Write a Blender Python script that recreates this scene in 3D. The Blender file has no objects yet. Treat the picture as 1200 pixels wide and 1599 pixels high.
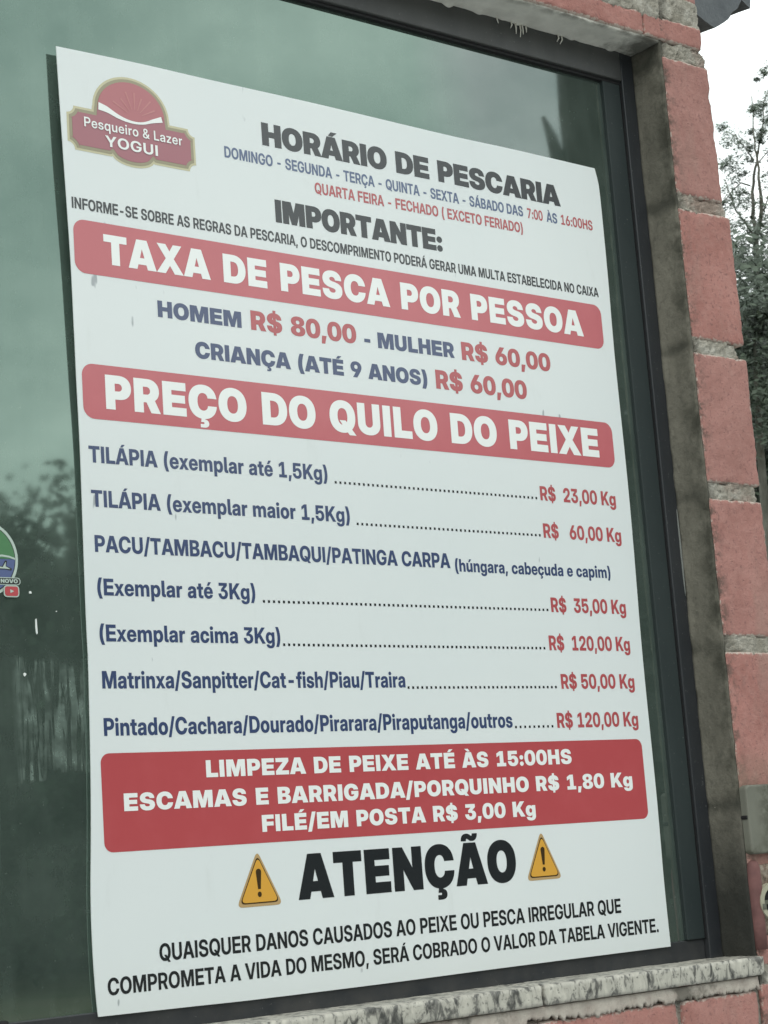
import bpy, bmesh, math, random
import numpy as np
from mathutils import Vector, Matrix, noise
from mathutils.geometry import delaunay_2d_cdt

random.seed(7)
S = bpy.context.scene
COL = S.collection
rad = math.radians

# ------------------------------------------------------------------ camera
CAM = Vector((-0.9269545, -1.68923837, 0.13034887))
FPX = 2945.317
FW = Vector((0.60773225, 0.77323374, 0.1810279)).normalized()
ROLL = rad(-4.211386973753024)
_r0 = FW.cross(Vector((0, 0, 1))).normalized()
_u0 = _r0.cross(FW).normalized()
RT = (_r0 * math.cos(ROLL) + _u0 * math.sin(ROLL)).normalized()
UP = RT.cross(FW).normalized()
cam_data = bpy.data.cameras.new('camera')
cam = bpy.data.objects.new('camera', cam_data)
COL.objects.link(cam)
M = Matrix((RT, UP, -FW)).transposed().to_4x4()
M.translation = CAM
cam.matrix_world = M
cam_data.sensor_fit = 'VERTICAL'
cam_data.sensor_height = 36.0
cam_data.lens = FPX / 1599 * 36.0
cam_data.clip_start = 0.05
cam_data.clip_end = 2000
cam_data.dof.use_dof = True
cam_data.dof.focus_distance = 2.25
cam_data.dof.aperture_fstop = cam_data.lens / 1.5     # a small phone lens, 1.5 mm wide
S.camera = cam

# ------------------------------------------------------------------ world, sun, exposure
SUN_EL, SUN_AZ = 52, 215
W = bpy.data.worlds.new('World')
S.world = W
W.use_nodes = True
nt = W.node_tree
for n in list(nt.nodes):
    nt.nodes.remove(n)
def N(t, k, **kw):
    n = t.nodes.new(k)
    for a, b in kw.items():
        setattr(n, a, b)
    return n
out = N(nt, 'ShaderNodeOutputWorld')
bg = N(nt, 'ShaderNodeBackground')
bg.inputs['Strength'].default_value = 0.1
sky = N(nt, 'ShaderNodeTexSky', sky_type='NISHITA')
sky.sun_disc = False
sky.sun_elevation = rad(SUN_EL)
sky.sun_rotation = rad(SUN_AZ)
sky.air_density = 1.5
sky.dust_density = 4.0
tc = N(nt, 'ShaderNodeTexCoord')
mp = N(nt, 'ShaderNodeMapping')
mp.inputs['Scale'].default_value = (1, 1, 2.2)
nz = N(nt, 'ShaderNodeTexNoise')
nz.inputs['Scale'].default_value = 4.2
nz.inputs['Detail'].default_value = 7
nz.inputs['Roughness'].default_value = 0.6
cr = N(nt, 'ShaderNodeValToRGB')
cr.color_ramp.elements[0].position = 0.33
cr.color_ramp.elements[0].color = (7.8, 9.0, 8.8, 1)
cr.color_ramp.elements[1].position = 0.68
cr.color_ramp.elements[1].color = (16.5, 17.0, 16.7, 1)
mx = N(nt, 'ShaderNodeMix', data_type='RGBA')
mx.inputs['Factor'].default_value = 0.88
nt.links.new(tc.outputs['Generated'], mp.inputs['Vector'])
nt.links.new(mp.outputs['Vector'], nz.inputs['Vector'])
nt.links.new(nz.outputs['Fac'], cr.inputs['Fac'])
nt.links.new(sky.outputs['Color'], mx.inputs['A'])
nt.links.new(cr.outputs['Color'], mx.inputs['B'])
nt.links.new(mx.outputs['Result'], bg.inputs['Color'])
nt.links.new(bg.outputs['Background'], out.inputs['Surface'])

sun_d = bpy.data.lights.new('sun', 'SUN')
sun_d.energy = 0.6
sun_d.angle = rad(25)
sun_d.color = (1.0, 0.965, 0.91)
sun = bpy.data.objects.new('sun', sun_d)
COL.objects.link(sun)
_sd = Vector((math.sin(rad(SUN_AZ)) * math.cos(rad(SUN_EL)), math.cos(rad(SUN_AZ)) * math.cos(rad(SUN_EL)), math.sin(rad(SUN_EL))))
sun.rotation_euler = (-_sd).to_track_quat('-Z', 'Y').to_euler()
S.view_settings.view_transform = 'Standard'
S.view_settings.look = 'None'
S.view_settings.exposure = 0.40
S.view_settings.gamma = 1.0
S.view_settings.use_curve_mapping = False

# ------------------------------------------------------------------ helpers
def ray(px, py):
    return (RT * ((px - 600) / FPX) + UP * (-(py - 799.5) / FPX) + FW).normalized()
def at(px, py, dist):
    """a point of the real place seen along a direction, at a distance"""
    return CAM + ray(px, py) * dist

def tag(o, label=None, cat=None, group=None, kind=None):
    if label: o['label'] = label
    if cat: o['category'] = cat
    if group: o['group'] = group
    if kind: o['kind'] = kind
    return o

def empty(name, loc=(0, 0, 0)):
    o = bpy.data.objects.new(name, None)
    o.empty_display_size = 0.05
    COL.objects.link(o)
    o.location = loc
    return o

def obj(name, verts, faces, mat, parent=None, smooth=False):
    me = bpy.data.meshes.new(name)
    me.from_pydata([tuple(v) for v in verts], [], [tuple(f) for f in faces])
    me.update()
    if smooth:
        me.polygons.foreach_set('use_smooth', [True] * len(me.polygons))
    o = bpy.data.objects.new(name, me)
    COL.objects.link(o)
    if mat: me.materials.append(mat)
    if parent:
        o.parent = parent
        o.matrix_parent_inverse = Matrix.Translation(parent.location).inverted()
    return o

class MB:
    def __init__(s): s.v, s.f, s.e, s.t = [], [], [], []
    def add(s, v, f, e=None):
        s.e += list(e) if e else [0.0] * len(v)
        s.t += [random.random()] * len(v)
        b = len(s.v); s.v += [tuple(p) for p in v]; s.f += [tuple(i + b for i in q) for q in f]
    def box(s, x0, x1, y0, y1, z0, z1):
        s.add([(x0,y0,z0),(x1,y0,z0),(x1,y1,z0),(x0,y1,z0),(x0,y0,z1),(x1,y0,z1),(x1,y1,z1),(x0,y1,z1)],
              [(0,3,2,1),(4,5,6,7),(0,1,5,4),(1,2,6,5),(2,3,7,6),(3,0,4,7)])
    def tube(s, pts, rs, n=8):
        rings = []
        for i, p in enumerate(pts):
            p = Vector(p)
            d = (Vector(pts[min(i+1, len(pts)-1)]) - Vector(pts[max(i-1, 0)])).normalized()
            a = d.orthogonal().normalized(); b = d.cross(a)
            rings.append([p + (a * math.cos(t) + b * math.sin(t)) * rs[i] for t in [2*math.pi*k/n for k in range(n)]])
        v = [q for r in rings for q in r]; f = []
        for i in range(len(pts) - 1):
            for k in range(n):
                f.append((i*n+k, i*n+(k+1)%n, (i+1)*n+(k+1)%n, (i+1)*n+k))
        f.append(tuple(range(n-1, -1, -1))); f.append(tuple((len(pts)-1)*n + k for k in range(n)))
        s.add(v, f)
    def build(s, name, mat, parent=None, smooth=False):
        o = obj(name, s.v, s.f, mat, parent, smooth)
        if any(s.e):
            o.data.attributes.new('edge', 'FLOAT', 'POINT').data.foreach_set('value', s.e)
            o.data.attributes.new('tone', 'FLOAT', 'POINT').data.foreach_set('value', s.t)
        return o

def bevel(o, w, seg=2):
    bm = bmesh.new(); bm.from_mesh(o.data)
    bmesh.ops.bevel(bm, geom=bm.edges[:], offset=w, segments=seg, affect='EDGES', profile=0.5)
    bm.to_mesh(o.data); bm.free()
    return o

# ------------------------------------------------------------------ materials
def mat(name, col, rough=0.6, spec=0.5, metal=0.0, ior=1.5):
    m = bpy.data.materials.new(name); m.use_nodes = True
    b = m.node_tree.nodes['Principled BSDF']
    b.inputs['Base Color'].default_value = (*col, 1)
    b.inputs['Roughness'].default_value = rough
    b.inputs['Metallic'].default_value = metal
    b.inputs['Specular IOR Level'].default_value = spec
    b.inputs['IOR'].default_value = ior
    return m

class G:
    """small node graph builder"""
    def __init__(s, m):
        s.t = m.node_tree; s.b = s.t.nodes['Principled BSDF']
        s.tc = N(s.t, 'ShaderNodeTexCoord')
    def l(s, a, b): s.t.links.new(a, b)
    def co(s, scale=(1,1,1), rot=(0,0,0), loc=(0,0,0)):
        m = N(s.t, 'ShaderNodeMapping'); m.inputs['Scale'].default_value = scale
        m.inputs['Rotation'].default_value = rot; m.inputs['Location'].default_value = loc
        s.l(s.tc.outputs['Object'], m.inputs['Vector']); return m.outputs['Vector']
    def noise(s, sc, det=6, ro=0.55, vec=None, dist=0.0):
        n = N(s.t, 'ShaderNodeTexNoise'); n.inputs['Scale'].default_value = sc
        n.inputs['Detail'].default_value = det; n.inputs['Roughness'].default_value = ro
        n.inputs['Distortion'].default_value = dist
        s.l(vec if vec else s.tc.outputs['Object'], n.inputs['Vector']); return n.outputs['Fac']
    def voro(s, sc, vec=None, feat='F1'):
        n = N(s.t, 'ShaderNodeTexVoronoi', feature=feat); n.inputs['Scale'].default_value = sc
        s.l(vec if vec else s.tc.outputs['Object'], n.inputs['Vector']); return n.outputs['Distance']
    def ramp(s, fac, *stops):
        n = N(s.t, 'ShaderNodeValToRGB'); e = n.color_ramp.elements
        while len(e) < len(stops): e.new(0.5)
        for i, (p, c) in enumerate(stops):
            e[i].position = p
            e[i].color = (*c, 1) if isinstance(c, tuple) else (c, c, c, 1)
        s.l(fac, n.inputs['Fac']); return n.outputs['Color']
    def mix(s, fac, a, b, mode='MIX'):
        n = N(s.t, 'ShaderNodeMix', data_type='RGBA', blend_type=mode)
        for v, k in ((fac, 'Factor'), (a, 'A'), (b, 'B')):
            if isinstance(v, (int, float)): n.inputs[k].default_value = v
            elif isinstance(v, tuple): n.inputs[k].default_value = (*v, 1)
            else: s.l(v, n.inputs[k])
        return n.outputs['Result']
    def math(s, op, a, b=0.0, c=0.0):
        n = N(s.t, 'ShaderNodeMath', operation=op); n.use_clamp = False
        for i, v in enumerate((a, b, c)):
            if isinstance(v, (int, float)): n.inputs[i].default_value = v
            else: s.l(v, n.inputs[i])
        return n.outputs[0]
    def xyz(s):
        n = N(s.t, 'ShaderNodeSeparateXYZ'); s.l(s.tc.outputs['Object'], n.inputs[0]); return n.outputs
    def mr(s, v, a, b, c=0.0, d=1.0):
        n = N(s.t, 'ShaderNodeMapRange'); n.clamp = True
        s.l(v, n.inputs['Value'])
        for k, x in (('From Min', a), ('From Max', b), ('To Min', c), ('To Max', d)): n.inputs[k].default_value = x
        return n.outputs['Result']
    def bump(s, h, st=0.3, dist=0.002, prev=None):
        n = N(s.t, 'ShaderNodeBump'); n.inputs['Strength'].default_value = st
        n.inputs['Distance'].default_value = dist; s.l(h, n.inputs['Height'])
        if prev: s.l(prev, n.inputs['Normal'])
        s.l(n.outputs['Normal'], s.b.inputs['Normal']); return n.outputs['Normal']
    def color(s, c): s.l(c, s.b.inputs['Base Color'])
    def rough(s, c): s.l(c, s.b.inputs['Roughness'])

# pink painted brick
m_brick = mat('pink_painted_brick', (.46, .25, .215), .85, .3)
g = G(m_brick)
c = g.ramp(g.noise(14, 5), (.3, (.30, .132, .112)), (.7, (.42, .205, .178)))
tn_ = N(g.t, 'ShaderNodeAttribute'); tn_.attribute_name = 'tone'
c = g.mix(g.math('MULTIPLY', tn_.outputs['Fac'], .65), c, (.30, .175, .155))
c = g.mix(g.ramp(g.noise(90, 4, .6), (.45, 0.0), (.75, .45)), c, (.44, .25, .22))
c = g.mix(g.ramp(g.noise(210, 3, .6), (.56, 0.0), (.70, .8)), c, (.22, .11, .10))
c = g.mix(g.ramp(g.noise(38, 4, .6, g.co((1, 1, .45))), (.60, 0.0), (.75, .55)), c, (.27, .145, .13))
c = g.mix(g.math('MULTIPLY', g.ramp(g.voro(75), (.03, .6), (.10, 0.0)), g.ramp(g.noise(11, 3), (.45, 0.1), (.6, 1.0))), c, (.12, .065, .06))
c = g.mix(g.ramp(g.noise(9, 6, .65, g.co((1.6, 1, .5), loc=(3, 2, 5))), (.55, 0.0), (.72, .6)), c, (.31, .20, .17))
at_ = N(g.t, 'ShaderNodeAttribute'); at_.attribute_name = 'edge'
en = g.math('ADD', at_.outputs['Fac'], g.math('MULTIPLY', g.math('SUBTRACT', g.noise(140, 5, .7), .5), 1.3))
c = g.mix(g.mr(en, .82, 1.0, 0.0, .7), c, (.52, .49, .43))
xb, yb, zb = g.xyz()
mld = g.math('MULTIPLY', g.math('MULTIPLY', g.mr(xb, .910, .892), g.mr(xb, .8885, .8900)), g.ramp(g.noise(75, 6, .72), (.46, 0.0), (.60, 1.0)))
c = g.mix(g.math('MULTIPLY', mld, .8), c, (.07, .06, .05))
low = g.math('MULTIPLY', g.math('MULTIPLY', g.mr(zb, .24, .19), g.mr(zb, .06, .12)), g.ramp(g.noise(30, 5), (.35, .2), (.6, 1.0)))
c = g.mix(g.math('MULTIPLY', low, .75), c, (.21, .155, .12))
g.color(c)
h = g.math('ADD', g.noise(160, 5, .65), g.math('MULTIPLY', g.ramp(g.voro(75), (.02, 0.0), (.12, 1.0)), .8))
h = g.math('ADD', h, g.math('MULTIPLY', g.noise(420, 4, .7), .7))
g.bump(h, .6, .0024)

m_mortar = mat('grey_mortar', (.42, .40, .35), .95, .2)
g = G(m_mortar)
c = g.ramp(g.noise(40, 6, .65), (.3, (.40, .375, .31)), (.5, (.58, .55, .475)), (.66, (.76, .735, .655)))
c = g.mix(g.ramp(g.noise(60, 4, .6, g.co((1, 1, 1), loc=(9, 1, 4))), (.64, 0.0), (.74, .8)), c, (.13, .125, .10))
c = g.mix(g.ramp(g.noise(12, 4), (.58, 0.0), (.68, .5)), c, (.40, .24, .20))
xm = g.xyz()
edge = g.math('MULTIPLY', g.math('MULTIPLY', g.mr(xm[0], .908, .892), g.mr(xm[0], .8885, .8900)), g.ramp(g.noise(45, 5, .6), (.32, 0.2), (.55, 1.0)))
c = g.mix(g.math('MULTIPLY', edge, .85), c, (.085, .08, .065))
g.color(c)
g.bump(g.math('ADD', g.noise(120, 8, .75), g.math('MULTIPLY', g.noise(420, 4, .7), .6)), 1.0, .009)

# mouldy grey render on the window reveal
m_reveal = mat('mouldy_grey_render', (.10, .10, .085), .9, .25)
g = G(m_reveal)
c = g.ramp(g.noise(10, 5, .6, g.co((1, 1, .35))), (.3, (.125, .120, .098)), (.7, (.205, .194, .158)))
c = g.mix(g.ramp(g.noise(120, 4, .65), (.5, 0.0), (.75, .5)), c, (.06, .06, .05))
x, y, z = g.xyz()
outer = g.mr(y, -.022, -.056)
m1 = g.math('MULTIPLY', outer, g.ramp(g.noise(26, 7, .68), (.38, 0.0), (.62, 1.0)))
c = g.mix(g.math('MULTIPLY', m1, .9), c, (.035, .036, .027))
# black lines where the joints run behind the render
jz = g.math('ABSOLUTE', g.math('SUBTRACT', g.math('PINGPONG', g.math('ADD', z, .033), .1), 0.0))
jz = g.math('ADD', jz, g.math('MULTIPLY', g.math('SUBTRACT', g.noise(35, 5, .6), .5), .03))
joint = g.math('MULTIPLY', g.mr(jz, .014, .001), g.ramp(g.noise(18, 5, .6), (.25, .25), (.55, 1.0)))
c = g.mix(g.math('MULTIPLY', joint, .75), c, (.045, .046, .037))
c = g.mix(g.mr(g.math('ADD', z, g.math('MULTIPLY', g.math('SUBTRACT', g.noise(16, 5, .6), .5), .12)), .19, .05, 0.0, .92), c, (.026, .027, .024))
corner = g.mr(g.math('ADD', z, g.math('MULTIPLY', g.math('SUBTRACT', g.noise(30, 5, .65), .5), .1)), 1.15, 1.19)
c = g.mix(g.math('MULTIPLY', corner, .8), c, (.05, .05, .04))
g.color(c)
g.bump(g.math('ADD', g.noise(150, 6, .7), g.math('MULTIPLY', g.noise(25, 4), 1.5)), .5, .003)

m_soffit = mat('pale_grey_render', (.30, .29, .25), .9, .25)
g = G(m_soffit)
c = g.ramp(g.noise(22, 6, .6), (.3, (.55, .54, .49)), (.7, (.76, .745, .68)))
x, y, z = g.xyz()
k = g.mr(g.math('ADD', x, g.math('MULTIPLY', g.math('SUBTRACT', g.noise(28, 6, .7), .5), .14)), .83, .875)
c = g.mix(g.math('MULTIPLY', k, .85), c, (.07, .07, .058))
fr = g.mr(y, -.045, -.057)
c = g.mix(g.math('MULTIPLY', fr, g.ramp(g.noise(50, 5), (.4, 0.0), (.6, .7))), c, (.11, .10, .085))
g.color(c)
g.bump(g.noise(120, 6, .7), .6, .003)

m_strip = mat('pale_plaster', (.42, .39, .34), .95, .2)
g = G(m_strip)
c = g.ramp(g.noise(30, 6, .62), (.3, (.30, .25, .22)), (.6, (.46, .42, .37)))
c = g.mix(g.ramp(g.noise(14, 5, .6, g.co((1, 1, 1.0), loc=(4, 4, 1))), (.54, 0.0), (.62, .75)), c, (.08, .075, .062))
g.color(c); g.bump(g.noise(140, 6, .7), .8, .003)

m_granite = mat('speckled_granite', (.4, .4, .37), .5, .5)
g = G(m_granite)
v = g.co((95, 95, 48), rot=(0, rad(28), 0))
c = g.ramp(g.noise(1.0, 5, .6, v, .6), (.34, (.05, .05, .046)), (.43, (.17, .167, .15)), (.49, (.37, .36, .315)), (.7, (.50, .485, .425)))
c = g.mix(g.ramp(g.noise(170, 3, .5), (.60, 0.0), (.70, .8)), c, (.09, .09, .085))
g.color(c); g.bump(g.noise(200, 4, .6), .25, .001)

# dark bronze aluminium
m_frame = mat('dark_bronze_aluminium', (.035, .036, .037), .38, .5)
g = G(m_frame)
c = g.ramp(g.noise(16, 5, .6, g.co((1, 1, .3))), (.3, (.042, .044, .044)), (.7, (.064, .065, .064)))
c = g.mix(g.ramp(g.noise(300, 2, .5), (.68, 0.0), (.76, .6)), c, (.15, .155, .15))
c = g.mix(g.mr(g.xyz()[2], .02, -.018, 0.0, .55), c, (.075, .072, .066))
g.color(c)
g.rough(g.ramp(g.noise(25, 5), (.3, .3), (.7, .5)))
m_sash = mat('reflection_tinted_aluminium', (.022, .032, .033), .5, .3)  # frame metal with its dark green reflection put into the base colour
g = G(m_sash)
c = g.ramp(g.noise(12, 5, .6, g.co((1, 1, .3))), (.3, (.020, .028, .029)), (.7, (.031, .041, .041)))
c = g.mix(g.ramp(g.noise(260, 2, .5), (.69, 0.0), (.76, .5)), c, (.13, .14, .135))
g.color(c)
m_fdark = mat('darker_frame_aluminium', (.022, .025, .029), .36, .5)  # darker, bluer copy of the frame metal for jambs and bottom rail
g = G(m_fdark)
c = g.ramp(g.noise(16, 5, .6, g.co((1, 1, .3))), (.3, (.018, .021, .025)), (.7, (.032, .035, .039)))
c = g.mix(g.ramp(g.noise(300, 2, .5), (.69, 0.0), (.76, .6)), c, (.15, .155, .15))
c = g.mix(g.math('MULTIPLY', g.mr(g.xyz()[2], .02, -.018, 0.0, .5), g.ramp(g.noise(22, 5, .6), (.4, 0.0), (.7, 1.0))), c, (.075, .072, .066))
g.color(c)
m_gasket = mat('black_rubber', (.012, .012, .013), .6, .3)
m_sealant = mat('grey_sealant', (.16, .17, .16), .6, .4)

# reflective green tinted glass, dusty
m_glass = mat('reflective_green_glass', (.03, .05, .042), .04, .5, 0.0, 2.55)
g = G(m_glass)
x, y, z = g.xyz()
c = g.ramp(g.noise(7, 6, .6), (.3, (.036, .052, .045)), (.7, (.070, .093, .081)))
c = g.mix(g.ramp(g.noise(16, 6, .7, g.co((1, 1, .8), loc=(2, 2, 2))), (.48, 0.0), (.70, .5)), c, (.085, .11, .097))
c = g.mix(g.ramp(g.noise(240, 3, .5), (.70, 0.0), (.78, .6)), c, (.14, .17, .15))
# drip marks and dust
c = g.mix(g.ramp(g.noise(1.0, 5, .6, g.co((26, 1, 2.2))), (.50, 0.0), (.72, .35)), c, (.095, .125, .11))
# smeared remains of peeled film on the left
bx = g.math('MULTIPLY', g.mr(x, -.078, -.070), g.mr(x, .012, .002))
top = g.math('ADD', z, g.math('MULTIPLY', g.math('SUBTRACT', g.noise(40, 3), .5), .07))
bz = g.math('MULTIPLY', g.mr(top, .236, .244), g.mr(top, .352, .342))
streak = g.ramp(g.noise(1.0, 4, .6, g.co((150, 1, 11)), 1.2), (.46, 0.0), (.54, 1.0))
blot = g.ramp(g.noise(45, 4, .6), (.35, .25), (.6, 1.0))
fm = g.math('MULTIPLY', g.math('MULTIPLY', bx, bz), g.math('MULTIPLY', streak, blot))
c = g.mix(g.math('MULTIPLY', fm, .5), c, (.15, .19, .17))
g.color(c)
g.rough(g.math('ADD', g.ramp(g.noise(9, 6, .65), (.35, .020), (.7, .040)), g.math('MULTIPLY', fm, .25)))
tn = g.mr(g.math('ADD', g.xyz()[0], g.math('MULTIPLY', g.math('SUBTRACT', g.noise(6, 4), .5), .05)), .50, .60)
g.l(g.mix(tn, (.74, 1.0, .86), (.90, 1.0, .96)), g.b.inputs['Specular Tint'])
g.bump(g.noise(2.2, 2, .4), .01, .004)

# the sign's sheet and its inks: all share the gloss of the laminate
GLOSS = .19
GIOR = 1.72
def ink(name, col, wear=.0):
    m = mat(name, col, GLOSS, .5, 0.0, GIOR)
    if wear:
        g = G(m)
        f = g.ramp(g.noise(18, 5, .6), (.45, 0.0), (.75, wear))
        g.color(g.mix(f, tuple(col), tuple(min(1, v * 1.25 + .05) for v in col)))
    return m
m_sheet = mat('white_laminated_sheet', (.76, .80, .80), GLOSS, .5, 0.0, GIOR)
g = G(m_sheet)
c = g.ramp(g.noise(3.2, 4, .5), (.3, (.81, .865, .872)), (.7, (.845, .89, .89)))
sp = g.ramp(g.noise(70, 2, .5, g.co((1, 1, .35))), (.735, 0.0), (.77, .75))
c = g.mix(sp, c, (.28, .31, .34))
c = g.mix(g.ramp(g.noise(25, 5, .65, g.co((1, 1, .25), loc=(3, 1, 1))), (.62, 0.0), (.80, .25)), c, (.55, .58, .56))
g.color(c)
g.bump(g.noise(6, 3, .5), .05, .01)
tl = N(g.t, 'ShaderNodeBsdfTranslucent'); tl.inputs['Color'].default_value = (.8, .84, .82, 1)      # thin vinyl lets some light through
ms = N(g.t, 'ShaderNodeMixShader'); ms.inputs[0].default_value = .21
g.l(g.b.outputs[0], ms.inputs[1]); g.l(tl.outputs[0], ms.inputs[2])
g.l(ms.outputs[0], g.t.nodes['Material Output'].inputs['Surface'])
m_black = ink('black_ink', (.016, .019, .022), .06)
m_navy = ink('navy_ink', (.042, .064, .145), .2)
m_navy2 = ink('pale_navy_ink', (.075, .11, .21), .25)
m_red = ink('red_ink', (.40, .078, .086), .2)
m_band = ink('red_band_ink', (.47, .108, .125), .2)
m_bandlow = ink('less_lit_red_band_ink', (.42, .072, .080), .18)  # same band red, painted deeper low down where less sky sheen falls
m_white = ink('white_ink', (.78, .81, .795))
m_beige = ink('beige_ink', (.50, .47, .30))
m_olive = ink('olive_ink', (.27, .245, .15))
m_maroon = ink('maroon_ink', (.32, .105, .13))
m_rose = ink('rose_ink', (.39, .115, .13))
m_ray = ink('pale_rose_ink', (.46, .17, .17))
m_amber = ink('amber_ink', (.64, .34, .055))
m_tan = ink('tan_ink', (.45, .31, .15))
m_brown = ink('dark_brown_ink', (.05, .03, .012))

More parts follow.
